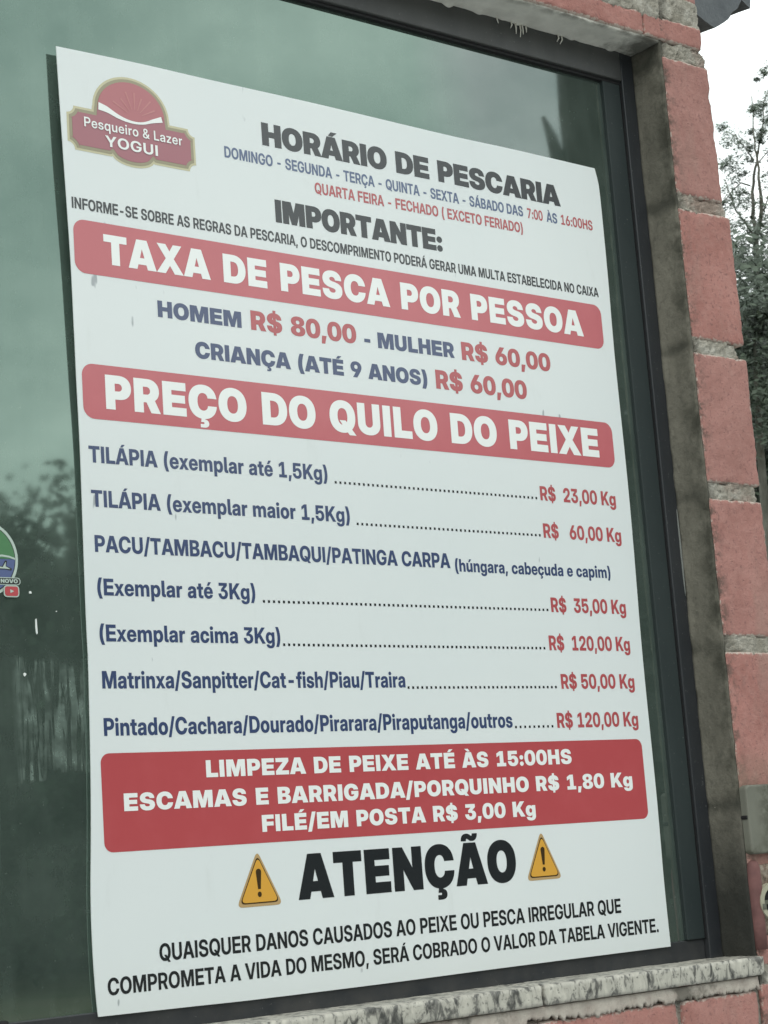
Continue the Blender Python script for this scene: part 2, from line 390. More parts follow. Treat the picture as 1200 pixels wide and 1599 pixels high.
# ------------------------------------------------------------------ lettering engine
# letter outlines of a plain grotesque, a light and a heavy drawing of each: character ~ two advances ~
# contours as quadratic spline steps in 1/512 em (c = control point off the curve)
GLYPHS = """\
 ~138~138~
$~314~351~137,-56,152,-54 0,484,0,481 40,0,54,0 0,-484,0,-481;160,-6,176,-6 -43,0,-52,0c -63,31,-71,30c -34,56,-37,58c 0,39,0,42 46,0,98,0 0,-26,1,-15c 22,-39,16,-21c 42,-20,27,-12c 30,0,19,0 27,0,17,0c 41,16,24,8c 22,29,14,15c 0,20,0,10 0,16,0,9c -14,23,-13,13c -33,17,-27,10c -27,7,-21,4 -42,10,-37,7 -56,14,-54,10c -51,47,-57,56c 0,38,0,42 0,32,0,35c 32,48,39,53c 58,26,68,30c 39,0,45,0 38,0,47,0c 58,-28,67,-29c 32,-52,37,-55c 0,-36,1,-40 -44,0,-95,0 -2,36,-2,20c -46,39,-30,22c -38,0,-23,0 -24,0,-14,0c -37,-16,-23,-8c -21,-28,-12,-14c 0,-19,0,-10 0,-14,0,-8c 14,-22,11,-13c 33,-16,25,-9c 27,-7,19,-4 42,-11,30,-5 28,-6,32,-6c 40,-19,46,-19c 26,-25,30,-26c 13,-32,14,-35c 0,-20,0,-23 0,-32,0,-38c -34,-49,-37,-55c -61,-27,-72,-29c
&~312~348~136,-5,140,-6 -35,0,-40,0c -53,26,-58,28c -30,47,-30,48c 0,31,0,29 0,19,0,21c 14,31,15,33c 34,33,29,27c 30,23,20,12 59,44,84,52 10,7,8,6c 13,16,10,11c 6,16,4,11c 0,9,0,4 0,17,0,9c -26,25,-13,14c -20,0,-14,0 -13,0,-9,0c -21,-12,-12,-6c -13,-21,-6,-12c 0,-15,0,-7 0,-10,0,-11c 9,-21,11,-23c 21,-28,21,-26c 19,-24,14,-16 172,-208,181,-198 -52,0,-101,0 -142,170,-150,160 -28,34,-12,12c -31,42,-26,34c -12,30,-20,44c 0,16,0,25 0,26,0,29c 23,37,27,46c 41,21,49,28c 27,0,33,0 27,0,31,0c 41,-20,46,-26c 22,-35,24,-42c 0,-23,0,-26 0,-15,0,-18c -10,-29,-12,-32c -22,-26,-22,-27c -17,-12,-16,-11 -75,-56,-76,-55 -22,-17,-9,-6c -20,-28,-13,-16c 0,-17,0,-13 0,-17,0,-10c 20,-30,10,-16c 34,-19,18,-8c 21,0,12,0 22,0,18,0c 40,22,38,18c 31,36,30,33c 18,47,19,45c 0,26,0,26 42,0,79,0 0,-24,0,-32c -11,-43,-13,-60c -20,-36,-30,-50c -15,-14,-24,-17 -8,-11,-28,-13 -16,-19,-22,-14c -54,-21,-51,-14c
(~200~200~78,148,33,148 0,42,0,45c 16,91,14,91c 27,81,26,80c 18,30,17,28 41,0,95,0 -18,-37,-14,-35c -26,-84,-23,-81c -15,-85,-14,-86c 0,-38,0,-42 0,-35,0,-37c 13,-70,12,-69c 26,-75,23,-73c 20,-42,16,-43 -41,0,-95,0 -30,51,-28,48c -31,113,-29,112c
)~200~200~20,-74,15,-74 20,42,16,43c 26,75,23,73c 13,70,12,69c 0,35,0,37 0,38,0,42c -15,85,-14,86c -26,84,-23,81c -18,37,-14,35 41,0,95,0 18,-30,18,-28c 27,-81,25,-80c 16,-91,14,-91c 0,-42,0,-45 0,-58,0,-62c -31,-113,-29,-112c -30,-51,-28,-48
,~138~138~32,-70,10,-84 22,122,16,152 46,0,92,0 -37,-122,-39,-152
-~330~330~246,172,252,180 0,-40,0,-76 -162,0,-174,0 0,40,0,76
.~138~138~70,-4,69,-5 -13,0,-22,0c -18,18,-30,31c 0,13,0,21 0,13,0,22c 18,18,30,30c 13,0,22,0 13,0,21,0c 18,-18,31,-30c 0,-13,0,-22 0,-13,0,-21c -18,-18,-31,-31c
/~166~203~163,390,204,390 -120,-446,-120,-446 -39,0,-85,0 120,446,120,446
0~330~330~165,-6,165,-6 -41,0,-51,0c -60,47,-70,46c -34,86,-36,86c 0,59,0,60 0,59,0,60c 34,86,36,86c 60,47,70,46c 41,0,51,0 41,0,52,0c 61,-47,69,-46c 33,-86,36,-86c 0,-59,0,-60 0,-59,0,-60c -33,-86,-36,-86c -61,-47,-69,-46c;165,34,165,74 29,0,21,0c 41,37,26,27c 22,68,12,50c 0,47,0,35 0,48,0,35c -22,68,-12,50c -41,36,-26,27c -29,0,-21,0 -29,0,-21,0c -41,-36,-26,-27c -22,-68,-12,-50c 0,-48,0,-35 0,-47,0,-35c 22,-68,12,-50c 41,-37,26,-27c
1~330~330~55,0,42,0 0,40,0,80 230,0,258,0 0,-40,0,-80;196,372,229,372 0,-372,0,-372 -44,0,-100,0 0,326,0,281 0,0,0,0 -93,-62,-83,-51 0,46,0,86 93,62,91,56
2~330~330~42,0,24,0 0,38,0,72 133,121,140,114 24,21,10,8c 29,34,23,19c 14,31,15,25c 0,19,0,16 0,23,0,13c -18,33,-11,20c -34,18,-21,11c -24,0,-14,0 -25,0,-15,0c -36,-21,-23,-14c -19,-39,-13,-26c 0,-26,0,-20 -42,0,-95,0 0,37,0,44c 30,57,36,62c 55,32,65,34c 37,0,45,0 35,0,42,0c 53,-28,64,-28c 31,-51,37,-53c 0,-33,0,-37 0,-24,0,-28c -17,-42,-21,-44c -36,-43,-38,-38c -28,-25,-25,-20 -100,-92,-60,-49 0,0,0,-1 183,0,145,0 0,-40,0,-80
3~330~330~167,-6,162,-6 -38,0,-52,0c -59,32,-66,38c -33,55,-33,61c 0,36,0,35 45,0,97,0 0,-25,0,-16c 20,-38,14,-26c 38,-20,24,-14c 26,0,15,0 25,0,15,0c 37,20,23,12c 21,36,13,24c 0,23,0,14 0,25,0,14c -23,34,-14,20c -43,18,-24,11c -29,0,-17,0 -47,0,-54,0 0,37,0,55 109,105,73,69 0,0,0,1 -155,0,-147,0 0,40,0,80 213,0,265,0 0,-40,0,-76 -123,-119,-114,-103 0,9,0,22 47,3,45,5c 63,-27,58,-24c 32,-51,29,-48c 0,-34,0,-30 0,-35,0,-36c -32,-54,-37,-56c -57,-30,-67,-32c
5~330~330~166,-5,164,-6 -36,0,-43,0c -56,30,-65,30c -34,51,-38,57c -2,32,-2,39 45,0,96,0 2,-21,0,-14c 22,-33,14,-22c 37,-19,24,-14c 22,0,14,0 24,0,16,0c 37,23,23,14c 20,39,13,25c 0,25,0,16 0,25,0,17c -19,39,-14,25c -35,22,-22,14c -23,0,-16,0 -31,0,-19,0c -44,-24,-27,-17c -9,-24,-4,-14 -43,0,-93,0 12,212,11,222 215,0,258,0 0,-40,0,-80 -174,0,-167,0 -9,-120,-5,-61 1,0,0,0 17,19,12,11c 44,18,34,12c 26,0,20,0 26,0,25,0c 42,-19,47,-19c 31,-34,36,-35c 17,-46,21,-46c 0,-28,0,-26 0,-37,0,-39c -31,-57,-37,-61c -56,-33,-67,-34c
6~330~330~165,-6,168,-5 -37,0,-44,0c -56,32,-68,33c -32,58,-39,58c 0,37,0,38 0,28,0,32c 30,62,23,56c 32,45,20,30 83,116,88,130 51,0,110,0 -132,-177,-110,-162 -2,0,-25,0 6,11,5,7c 16,20,16,16c 27,14,26,11c 21,0,19,0 34,0,39,0c 53,-31,55,-29c 31,-55,30,-54c 0,-35,0,-37 0,-37,0,-38c -32,-56,-37,-58c -56,-32,-65,-33c;165,34,165,72 23,0,15,0c 36,23,23,14c 22,38,14,23c 0,24,0,15 0,23,0,16c -22,38,-14,24c -36,22,-23,13c -23,0,-15,0 -23,0,-15,0c -36,-22,-24,-13c -22,-38,-13,-24c 0,-23,0,-16 0,-24,0,-15c 22,-38,13,-23c 36,-23,24,-14c
7~330~330~71,0,52,0 168,332,146,288 0,0,0,0 -193,0,-171,0 0,40,0,84 238,0,276,0 0,-42,0,-80 -166,-330,-147,-292
8~330~330~165,-6,165,-6 -37,0,-47,0c -57,27,-69,26c -33,47,-38,49c 0,31,0,32 0,25,0,26c 22,41,23,38c 36,27,45,24c 22,3,30,4 0,-1,0,0 -28,6,-41,5c -38,46,-46,44c 0,32,0,34 0,29,0,31c 30,45,36,46c 50,26,64,25c 33,0,43,0 32,0,43,0c 51,-26,64,-24c 30,-45,36,-46c 0,-29,0,-32 0,-32,0,-34c -38,-46,-46,-43c -28,-6,-41,-6 0,1,0,0 22,-3,30,-4c 36,-27,45,-24c 22,-41,23,-38c 0,-25,0,-26 0,-31,0,-32c -33,-47,-38,-49c -57,-27,-69,-26c;165,34,165,64 25,0,14,0c 37,16,23,11c 20,31,12,21c 0,20,0,13 0,21,0,13c -21,32,-12,20c -37,19,-23,12c -24,0,-14,0 -24,0,-15,0c -37,-19,-22,-12c -22,-32,-12,-20c 0,-21,0,-13 0,-20,0,-13c 21,-31,12,-21c 37,-16,22,-11c;165,212,165,227 21,0,13,0c 30,16,20,9c 18,28,11,18c 0,20,0,12 0,18,0,13c -17,29,-11,17c -31,16,-20,10c -21,0,-13,0 -21,0,-13,0c -31,-16,-20,-10c -17,-29,-11,-17c 0,-18,0,-13 0,-20,0,-12c 17,-28,11,-18c 31,-16,20,-9c
9~330~330~165,378,162,378 37,0,44,0c 56,-32,68,-34c 32,-57,39,-58c 0,-37,0,-38 0,-28,0,-32c -30,-63,-23,-56c -32,-45,-20,-30 -83,-116,-88,-130 -51,0,-110,0 132,178,110,162 2,0,25,0 -6,-11,-5,-6c -16,-21,-16,-16c -27,-14,-26,-12c -21,0,-19,0 -34,0,-38,0c -53,31,-56,30c -31,55,-30,53c 0,36,0,37 0,36,0,38c 32,57,37,58c 56,31,65,34c;165,338,165,300 -23,0,-15,0c -36,-22,-23,-13c -22,-39,-14,-24c 0,-23,0,-15 0,-24,0,-15c 22,-38,14,-24c 36,-22,23,-13c 23,0,15,0 23,0,15,0c 36,22,24,13c 22,38,13,24c 0,24,0,15 0,23,0,15c -22,39,-13,24c -36,22,-24,13c
:~138~138~70,-4,69,-5 -13,0,-22,0c -18,18,-30,31c 0,13,0,21 0,13,0,22c 18,18,30,30c 13,0,22,0 13,0,21,0c 18,-18,31,-30c 0,-13,0,-22 0,-13,0,-21c -18,-18,-31,-31c;70,192,69,152 -13,0,-22,0c -18,18,-30,30c 0,13,0,22 0,13,0,22c 18,18,30,30c 13,0,22,0 13,0,21,0c 18,-18,31,-30c 0,-13,0,-22 0,-13,0,-22c -18,-18,-31,-30c
A~334~391~5,0,0,0 137,372,125,372 52,0,140,0 136,-372,126,-372 -48,0,-117,0 -79,224,-42,144 -7,23,-13,48c -20,57,-25,91c -14,46,-12,50 12,0,28,0 -14,-46,-13,-50c -20,-57,-26,-91c -8,-23,-14,-48 -80,-224,-43,-144;76,104,93,61 0,40,0,80 182,0,205,0 0,-40,0,-80
B~327~333~37,0,20,0 0,372,0,372 135,0,162,0 37,0,42,0c 54,-24,58,-24c 29,-44,30,-41c 0,-30,0,-27 0,-22,0,-22c -15,-31,-18,-35c -27,-21,-33,-23c -19,-7,-21,-4 0,-1,0,0 21,-3,24,-1c 34,-21,38,-23c 21,-37,22,-40c 0,-27,0,-26 0,-31,0,-31c -29,-47,-30,-48c -60,-26,-58,-27c -44,0,-40,0;82,40,121,78 92,0,55,0 42,0,19,0c 45,32,23,20c 0,31,0,17 0,21,0,11c -20,29,-11,16c -38,17,-18,10c -27,0,-13,0 -94,0,-55,0;82,209,121,225 91,0,49,0 23,0,11,0c 34,15,17,9c 17,28,10,15c 0,19,0,11 0,28,0,16c -39,33,-21,18c -35,0,-17,0 -91,0,-49,0
C~370~374~195,-6,191,-6 -52,0,-51,0c -77,49,-82,44c -44,87,-48,86c 0,56,0,62 0,56,0,62c 44,87,48,86c 77,49,82,44c 52,0,51,0 29,0,36,0c 51,-17,60,-20c 41,-33,45,-39c 27,-47,28,-54c 5,-29,4,-33 -46,0,-105,0 -4,20,-2,13c -20,32,-11,21c -28,22,-17,15c -35,10,-23,7c -20,0,-13,0 -39,0,-25,0c -58,-38,-35,-24c -30,-68,-18,-45c 0,-44,0,-33 0,-44,0,-32c 30,-68,18,-46c 58,-38,35,-24c 39,0,25,0 20,0,13,0c 35,11,22,8c 28,21,18,14c 20,32,11,21c 4,20,2,13 46,0,105,0 -5,-29,-4,-33c -27,-47,-28,-54c -41,-32,-46,-38c -51,-18,-59,-21c
D~353~364~152,0,166,0 -90,0,-102,0 0,40,0,86 87,0,96,0 46,0,31,0c 61,36,39,22c 30,66,19,44c 0,45,0,34 0,45,0,34c -30,65,-19,45c -58,35,-41,21c -44,0,-31,0 -94,0,-96,0 0,40,0,86 97,0,102,0 54,0,58,0c 78,-44,85,-46c 41,-83,47,-83c 0,-58,0,-57 0,-58,0,-56c -42,-84,-46,-84c -79,-45,-85,-46c;82,372,124,372 0,-372,0,-372 -45,0,-104,0 0,372,0,372
E~297~324~37,0,20,0 0,372,0,372 242,0,288,0 0,-40,0,-88 -197,0,-184,0 0,-121,0,-56 183,0,170,0 0,-40,0,-84 -183,0,-170,0 0,-131,0,-56 197,0,184,0 0,-40,0,-88
F~284~310~37,0,20,0 0,372,0,372 234,0,280,0 0,-40,0,-88 -189,0,-176,0 0,-121,0,-66 174,0,166,0 0,-40,0,-84 -174,0,-166,0 0,-171,0,-134
G~374~379~193,-6,193,-6 -50,0,-55,0c -77,49,-83,47c -44,87,-45,86c 0,56,0,59 0,56,0,62c 44,87,48,86c 77,49,82,44c 50,0,51,0 29,0,34,0c 52,-18,60,-18c 42,-34,46,-36c 27,-46,29,-50c 5,-28,2,-30 -46,0,-106,0 -4,19,-2,10c -20,31,-9,17c -29,22,-15,11c -36,12,-21,6c -20,0,-14,0 -37,0,-26,0c -57,-38,-36,-23c -31,-68,-18,-46c 0,-44,0,-33 0,-44,0,-33c 31,-68,19,-45c 57,-38,36,-24c 37,0,27,0 31,0,21,0c 51,28,30,13c 31,50,16,23c 0,33,0,16 14,-1,21,-2 -112,0,-89,0 0,40,0,74 142,0,169,0 0,-40,0,-54 0,-44,0,-48c -42,-68,-43,-72c -71,-40,-77,-40c
H~362~372~37,0,20,0 0,372,0,372 45,0,104,0 0,-161,0,-139 198,0,124,0 0,161,0,139 46,0,104,0 0,-372,0,-372 -46,0,-104,0 0,171,0,145 -198,0,-124,0 0,-171,0,-145
I~174~224~20,0,12,0 0,40,0,82 44,0,48,0 0,292,0,209 -44,0,-48,0 0,40,0,81 134,0,199,0 0,-40,0,-81 -45,0,-47,0 0,-292,0,-209 45,0,47,0 0,-40,0,-82
K~325~373~68,106,97,53 0,60,0,127 12,14,12,16c 26,28,25,32c 27,29,26,32c 13,14,12,17 113,121,74,95 59,0,120,0 -158,-169,-156,-191 -3,0,-9,0;37,0,20,0 0,372,0,372 45,0,104,0 0,-129,0,-80 0,-79,0,-107 0,-22,0,-49 0,-142,0,-136;265,0,254,0 -137,191,-90,150 28,36,62,78 162,-227,147,-228
L~274~294~37,0,20,0 0,372,0,372 45,0,104,0 0,-332,0,-284 180,0,160,0 0,-40,0,-88
M~439~474~37,0,20,0 0,372,0,372 61,0,156,0 95,-240,33,-116 3,-8,4,-15c 9,-24,12,-43c 9,-25,12,-48c 9,-23,10,-43c 3,-7,3,-15 -11,0,-26,0 3,7,3,15c 8,23,10,43c 10,25,12,48c 8,24,11,43c 4,8,5,15 92,240,33,116 62,0,156,0 0,-372,0,-372 -44,0,-102,0 0,216,0,144 0,12,0,13c 0,28,1,40c 1,28,1,48c 1,30,2,49c 0,14,0,22 6,0,11,0 -6,-18,-5,-22c -12,-32,-12,-48c -11,-30,-13,-48c -9,-23,-11,-40c -4,-9,-4,-14 -86,-216,-43,-144 -37,0,-84,0 -87,216,-44,144 -4,9,-4,14c -9,23,-11,40c -11,30,-13,48c -12,32,-13,48c -7,18,-5,22 9,0,13,0 0,-14,0,-22c 0,-30,1,-49c 1,-28,2,-48c 1,-28,1,-40c 0,-12,0,-13 0,-216,0,-144
N~364~378~37,0,20,0 0,372,0,372 52,0,106,0 153,-242,91,-146 5,-8,6,-9c 15,-25,18,-33c 18,-30,20,-38c 8,-15,9,-16 -4,-8,-12,-29 -1,13,-2,20c -1,35,-1,52c 0,32,-1,48c 0,8,0,15 0,240,0,136 44,0,104,0 0,-372,0,-372 -52,0,-106,0 -136,216,-85,136 -6,8,-7,12c -18,31,-22,38c -26,41,-26,48c -14,25,-12,24 5,12,20,6 1,-29,2,-26c 2,-46,2,-51c 0,-32,0,-40c 0,-10,0,-11 0,-216,0,-136
O~384~382~192,-6,191,-6 -50,0,-51,0c -76,50,-82,44c -44,86,-48,86c 0,56,0,62 0,56,0,62c 44,87,48,86c 76,49,82,44c 50,0,51,0 49,0,51,0c 77,-49,82,-44c 43,-87,48,-86c 0,-56,0,-62 0,-56,0,-62c -43,-86,-48,-86c -77,-50,-82,-44c;192,36,191,84 34,0,25,0c 56,35,34,24c 34,67,17,46c 0,48,0,32 0,48,0,32c -34,68,-17,46c -56,34,-34,24c -34,0,-25,0 -34,0,-24,0c -56,-34,-34,-24c -34,-68,-18,-46c 0,-48,0,-32 0,-48,0,-32c 34,-67,18,-46c 56,-35,34,-24c
P~313~332~37,0,20,0 0,372,0,372 133,0,158,0 40,0,45,0c 56,-27,65,-31c 31,-51,35,-59c 0,-34,0,-40 0,-35,0,-39c -32,-51,-35,-59c -57,-28,-65,-32c -40,0,-45,0 -108,0,-98,0 0,40,0,86 109,0,90,0 26,0,16,0c 37,18,23,11c 20,33,13,20c 0,23,0,13 0,22,0,14c -20,33,-13,20c -37,17,-23,11c -26,0,-16,0 -87,0,-46,0 0,-332,0,-287
Q~384~382~172,116,152,138 50,0,78,0 42,-54,29,-36 10,-14,48,-54 62,-83,65,-76 -50,0,-88,0 -40,55,-42,52 -10,14,-36,43;192,-6,191,-6 -50,0,-51,0c -76,50,-82,44c -44,86,-48,86c 0,56,0,62 0,56,0,62c 44,87,48,86c 76,49,82,44c 50,0,51,0 49,0,51,0c 77,-49,82,-44c 43,-87,48,-86c 0,-56,0,-62 0,-56,0,-62c -43,-86,-48,-86c -77,-50,-82,-44c;192,36,191,84 34,0,25,0c 56,35,34,24c 34,67,17,46c 0,48,0,32 0,48,0,32c -34,68,-17,46c -56,34,-34,24c -34,0,-25,0 -34,0,-24,0c -56,-34,-34,-24c -34,-68,-18,-46c 0,-48,0,-32 0,-48,0,-32c 34,-67,18,-46c 56,-35,34,-24c
R~324~341~37,0,20,0 0,372,0,372 138,0,158,0 39,0,45,0c 57,-27,65,-31c 31,-51,35,-59c 0,-34,0,-40 0,-35,0,-38c -33,-51,-37,-57c -59,-28,-67,-31c -38,0,-46,0 -110,0,-89,0 0,40,0,81 112,0,86,0 26,0,16,0c 37,18,23,11c 20,33,13,21c 0,23,0,13 0,22,0,14c -20,33,-13,20c -37,17,-23,12c -26,0,-16,0 -92,0,-46,0 0,-332,0,-288;254,0,226,0 -90,168,-81,169 51,0,107,0 91,-168,82,-169
S~314~351~160,-6,176,-6 -43,0,-52,0c -63,31,-71,30c -34,56,-37,58c 0,39,0,42 46,0,98,0 0,-26,1,-15c 22,-39,16,-21c 42,-20,27,-12c 30,0,19,0 27,0,17,0c 41,16,24,8c 22,29,14,15c 0,20,0,10 0,16,0,9c -14,23,-13,13c -33,17,-27,10c -27,7,-21,4 -42,10,-37,7 -56,14,-54,10c -51,47,-57,56c 0,38,0,42 0,32,0,35c 32,48,39,53c 58,26,68,30c 39,0,45,0 38,0,47,0c 58,-28,67,-29c 32,-52,37,-55c 0,-36,1,-40 -44,0,-95,0 -2,36,-2,20c -46,39,-30,22c -38,0,-23,0 -24,0,-14,0c -37,-16,-23,-8c -21,-28,-12,-14c 0,-19,0,-10 0,-14,0,-8c 14,-22,11,-13c 33,-16,25,-9c 27,-7,19,-4 42,-11,30,-5 28,-6,32,-6c 40,-19,46,-19c 26,-25,30,-26c 13,-32,14,-35c 0,-20,0,-23 0,-32,0,-38c -34,-49,-37,-55c -61,-27,-72,-29c
T~312~336~12,332,10,284 0,40,0,88 288,0,316,0 0,-40,0,-88 -121,0,-106,0 0,-332,0,-284 -45,0,-104,0 0,332,0,284
U~360~361~180,-6,180,-6 -44,0,-48,0c -65,34,-72,34c -36,60,-40,63c 0,38,0,41 0,246,0,240 45,0,101,0 0,-242,0,-231 0,-27,0,-17c 24,-43,15,-27c 45,-24,27,-15c 31,0,18,0 31,0,17,0c 45,24,27,15c 24,43,15,27c 0,27,0,17 0,242,0,231 45,0,101,0 0,-245,0,-239 0,-39,0,-43c -36,-60,-40,-62c -65,-34,-72,-34c
V~334~384~142,0,125,0 -137,372,-125,372 47,0,114,0 81,-224,44,-144 7,-18,14,-47c 20,-62,26,-94c 15,-46,12,-47 -13,0,-30,0 15,46,12,47c 21,62,24,94c 6,18,14,47 78,224,41,144 48,0,113,0 -136,-372,-121,-372
X~330~380~6,0,0,0 145,207,160,228 0,-33,0,-78 -137,198,-145,222 52,0,117,0 55,-80,30,-48 9,-12,8,-12c 16,-24,14,-26c 16,-24,15,-25c 7,-12,7,-12 -7,0,-30,0 8,12,7,12c 16,24,15,25c 16,24,15,26c 9,12,7,12 56,80,31,48 51,0,114,0 -138,-196,-141,-216 0,33,0,73 144,-209,156,-229 -52,0,-121,0 -66,96,-41,64 -8,12,-6,10c -15,22,-12,18c -15,23,-11,19c -8,11,-6,10 10,0,13,0 -7,-11,-6,-10c -15,-23,-11,-19c -16,-22,-12,-18c -8,-12,-7,-10 -67,-96,-42,-64
Y~329~374~142,0,139,0 0,154,0,127 -137,218,-139,245 52,0,119,0 75,-120,53,-104 11,-18,7,-13c 21,-36,12,-26c 10,-18,6,-13 -19,0,-15,0 11,18,6,13c 21,36,11,26c 11,18,7,13 74,120,50,104 52,0,118,0 -137,-218,-135,-245 0,-154,0,-127
Z~314~334~14,0,12,0 0,38,0,78 195,250,140,162 12,15,17,20c 25,31,36,39c 12,14,19,20 6,-16,12,-35 -21,0,-26,0c -42,0,-52,0c -21,0,-26,0 -158,0,-116,0 0,40,0,88 276,0,304,0 0,-38,0,-78 -191,-244,-138,-162 -13,-17,-16,-20c -26,-33,-36,-39c -14,-16,-18,-20 -6,16,-12,35 21,0,26,0c 41,0,52,0c 20,0,26,0 170,0,118,0 0,-40,0,-88
a~265~298~112,-4,102,-5 -26,0,-26,0c -42,18,-40,17c -24,36,-24,35c 0,26,0,26 0,23,0,22c 18,28,16,31c 30,17,28,20c 37,8,37,10c 20,2,21,2 25,4,23,1c 29,4,29,5c 13,8,12,9c 0,10,0,7 0,2,0,2 0,14,0,5c -14,23,-8,9c -26,13,-13,4c -19,0,-9,0 -18,0,-10,0c -29,-13,-14,-5c -16,-21,-8,-11c -1,-13,-1,-8 -43,0,-91,0 1,24,2,30c 27,38,30,42c 48,22,56,22c 31,0,40,0 23,0,30,0c 37,-13,47,-12c 27,-22,32,-24c 14,-32,16,-35c 0,-20,0,-23 0,-182,0,-176 -42,0,-97,0 0,38,0,37 -2,0,-2,0 -4,-10,-8,-16c -19,-19,-23,-18c -31,-13,-27,-8c;118,34,135,58 26,0,11,0c 32,19,20,8c 16,30,13,16c 0,17,0,12 0,33,0,20 -3,-2,-4,-1c -13,-4,-8,-2c -20,-4,-9,-3c -22,-3,-12,-2c -11,-2,-7,-1 -15,-2,-10,-2c -28,-10,-15,-7c -16,-18,-8,-10c 0,-14,0,-7 0,-13,0,-7c 13,-17,8,-10c 24,-10,12,-4c
b~290~320~157,-5,194,-6 -17,0,-17,0c -31,10,-29,10c -26,20,-21,22c -9,15,-6,15 -1,0,-1,0 0,-40,0,-41 -41,0,-98,0 0,372,0,372 42,0,100,0 0,-147,0,-142 0,0,0,0 9,15,8,14c 25,19,21,17c 32,10,27,9c 17,0,18,0 35,0,33,0c 51,-35,51,-35c 29,-61,28,-62c 0,-41,0,-41 0,-40,0,-42c -29,-62,-28,-62c -51,-35,-51,-34c;150,33,165,72 24,0,13,0c 34,23,20,15c 20,44,10,27c 0,32,0,18 0,32,0,19c -20,44,-10,26c -34,23,-20,15c -24,0,-13,0 -24,0,-14,0c -36,-25,-21,-15c -20,-44,-12,-26c 0,-30,0,-19 0,-30,0,-18c 20,-44,12,-27c 36,-25,21,-15c
c~268~298~140,-6,152,-6 -36,0,-42,0c -55,35,-63,34c -31,62,-35,63c 0,41,0,41 0,40,0,41c 31,62,35,63c 55,36,63,34c 36,0,42,0 23,0,30,0c 38,-14,48,-17c 29,-24,36,-31c 19,-34,20,-42c 3,-20,2,-26 -43,0,-96,0 -3,12,-1,9c -10,19,-5,14c -18,15,-10,10c -23,8,-14,5c -15,0,-8,0 -24,0,-13,0c -36,-25,-19,-14c -19,-45,-10,-27c 0,-30,0,-19 0,-30,0,-19c 19,-45,10,-27c 36,-25,20,-14c 24,0,12,0 15,0,8,0c 23,8,14,5c 16,14,10,10c 11,20,5,15c 3,12,1,8 44,0,96,0 -3,-20,0,-25c -19,-33,-20,-43c -29,-25,-36,-31c -38,-14,-50,-17c
d~290~320~132,-5,126,-6 -34,0,-35,0c -52,35,-51,34c -28,62,-28,62c 0,40,0,42 0,41,0,41c 28,61,28,62c 52,35,52,35c 34,0,32,0 18,0,18,0c 31,-10,27,-9c 25,-19,21,-17c 9,-15,8,-14 1,0,0,0 0,147,0,142 42,0,100,0 0,-372,0,-372 -42,0,-98,0 0,40,0,41 0,0,-1,0 -10,-15,-6,-15c -26,-20,-21,-22c -30,-10,-29,-10c;139,33,155,72 25,0,14,0c 36,25,21,15c 19,44,12,27c 0,30,0,18 0,30,0,19c -19,44,-12,26c -36,25,-21,15c -25,0,-14,0 -23,0,-13,0c -35,-23,-20,-15c -20,-44,-10,-26c 0,-32,0,-19 0,-32,0,-18c 20,-44,10,-27c 35,-23,20,-15c
e~274~298~140,-6,152,-6 -38,0,-41,0c -55,36,-64,35c -29,62,-35,63c 0,40,0,40 0,40,0,40c 30,62,35,63c 54,36,62,35c 36,0,41,0 27,0,30,0c 44,-20,51,-20c 32,-37,37,-36c 17,-51,20,-50c 0,-30,0,-29 0,-12,0,-27 -218,0,-247,0 0,36,0,56 194,0,201,0 -18,-12,-46,-10 0,26,0,14c -20,40,-10,20c -35,22,-20,10c -23,0,-14,0 -24,0,-13,0c -35,-22,-20,-10c -19,-40,-11,-20c 0,-26,0,-14 0,-18,0,-44 0,-28,0,-14c 19,-42,12,-22c 36,-24,21,-10c 25,0,15,0 19,0,10,0c 29,12,18,5c 18,21,12,10c 4,14,2,7 43,0,89,0 -5,-25,-5,-27c -32,-38,-38,-41c -47,-22,-58,-24c
f~157~218~147,264,208,264 0,-36,0,-76 -143,0,-203,0 0,36,0,76;51,0,54,0 0,311,0,288 0,19,0,29c 17,28,20,37c 31,14,44,18c 21,0,35,0 9,0,17,0c 15,0,31,0c 3,0,7,0 0,-36,0,-76 -3,0,-4,0c -15,0,-17,0c -5,0,-7,0 -16,0,-14,0c -15,-14,-12,-12c 0,-18,0,-14 0,-304,0,-270
g~290~320~142,-108,158,-108 -30,0,-44,0c -48,18,-56,24c -30,36,-29,41c -3,26,-5,25 43,0,95,0 4,-14,2,-6c 19,-19,10,-10c 28,-9,16,-6c 17,0,11,0 34,0,21,0c 40,36,20,24c 0,34,0,24 0,40,0,41 0,0,0,0 -10,-15,-6,-16c -26,-20,-21,-20c -30,-10,-29,-9c -18,0,-17,0 -34,0,-35,0c -52,35,-51,34c -28,62,-28,60c 0,40,0,38 0,41,0,38c 28,61,28,61c 52,35,52,35c 34,0,32,0 18,0,18,0c 31,-9,27,-10c 26,-21,22,-18c 9,-16,8,-14 0,0,0,0 0,41,0,36 42,0,99,0 0,-264,0,-245 0,-39,0,-44c -32,-47,-32,-56c -53,-22,-63,-27c;139,33,155,80 25,0,14,0c 36,25,21,14c 19,44,12,26c 0,30,0,18 0,30,0,17c -19,44,-12,25c -36,25,-21,14c -25,0,-14,0 -23,0,-13,0c -35,-23,-20,-14c -20,-44,-10,-25c 0,-32,0,-17 0,-32,0,-18c 20,-44,10,-26c 35,-23,20,-14c
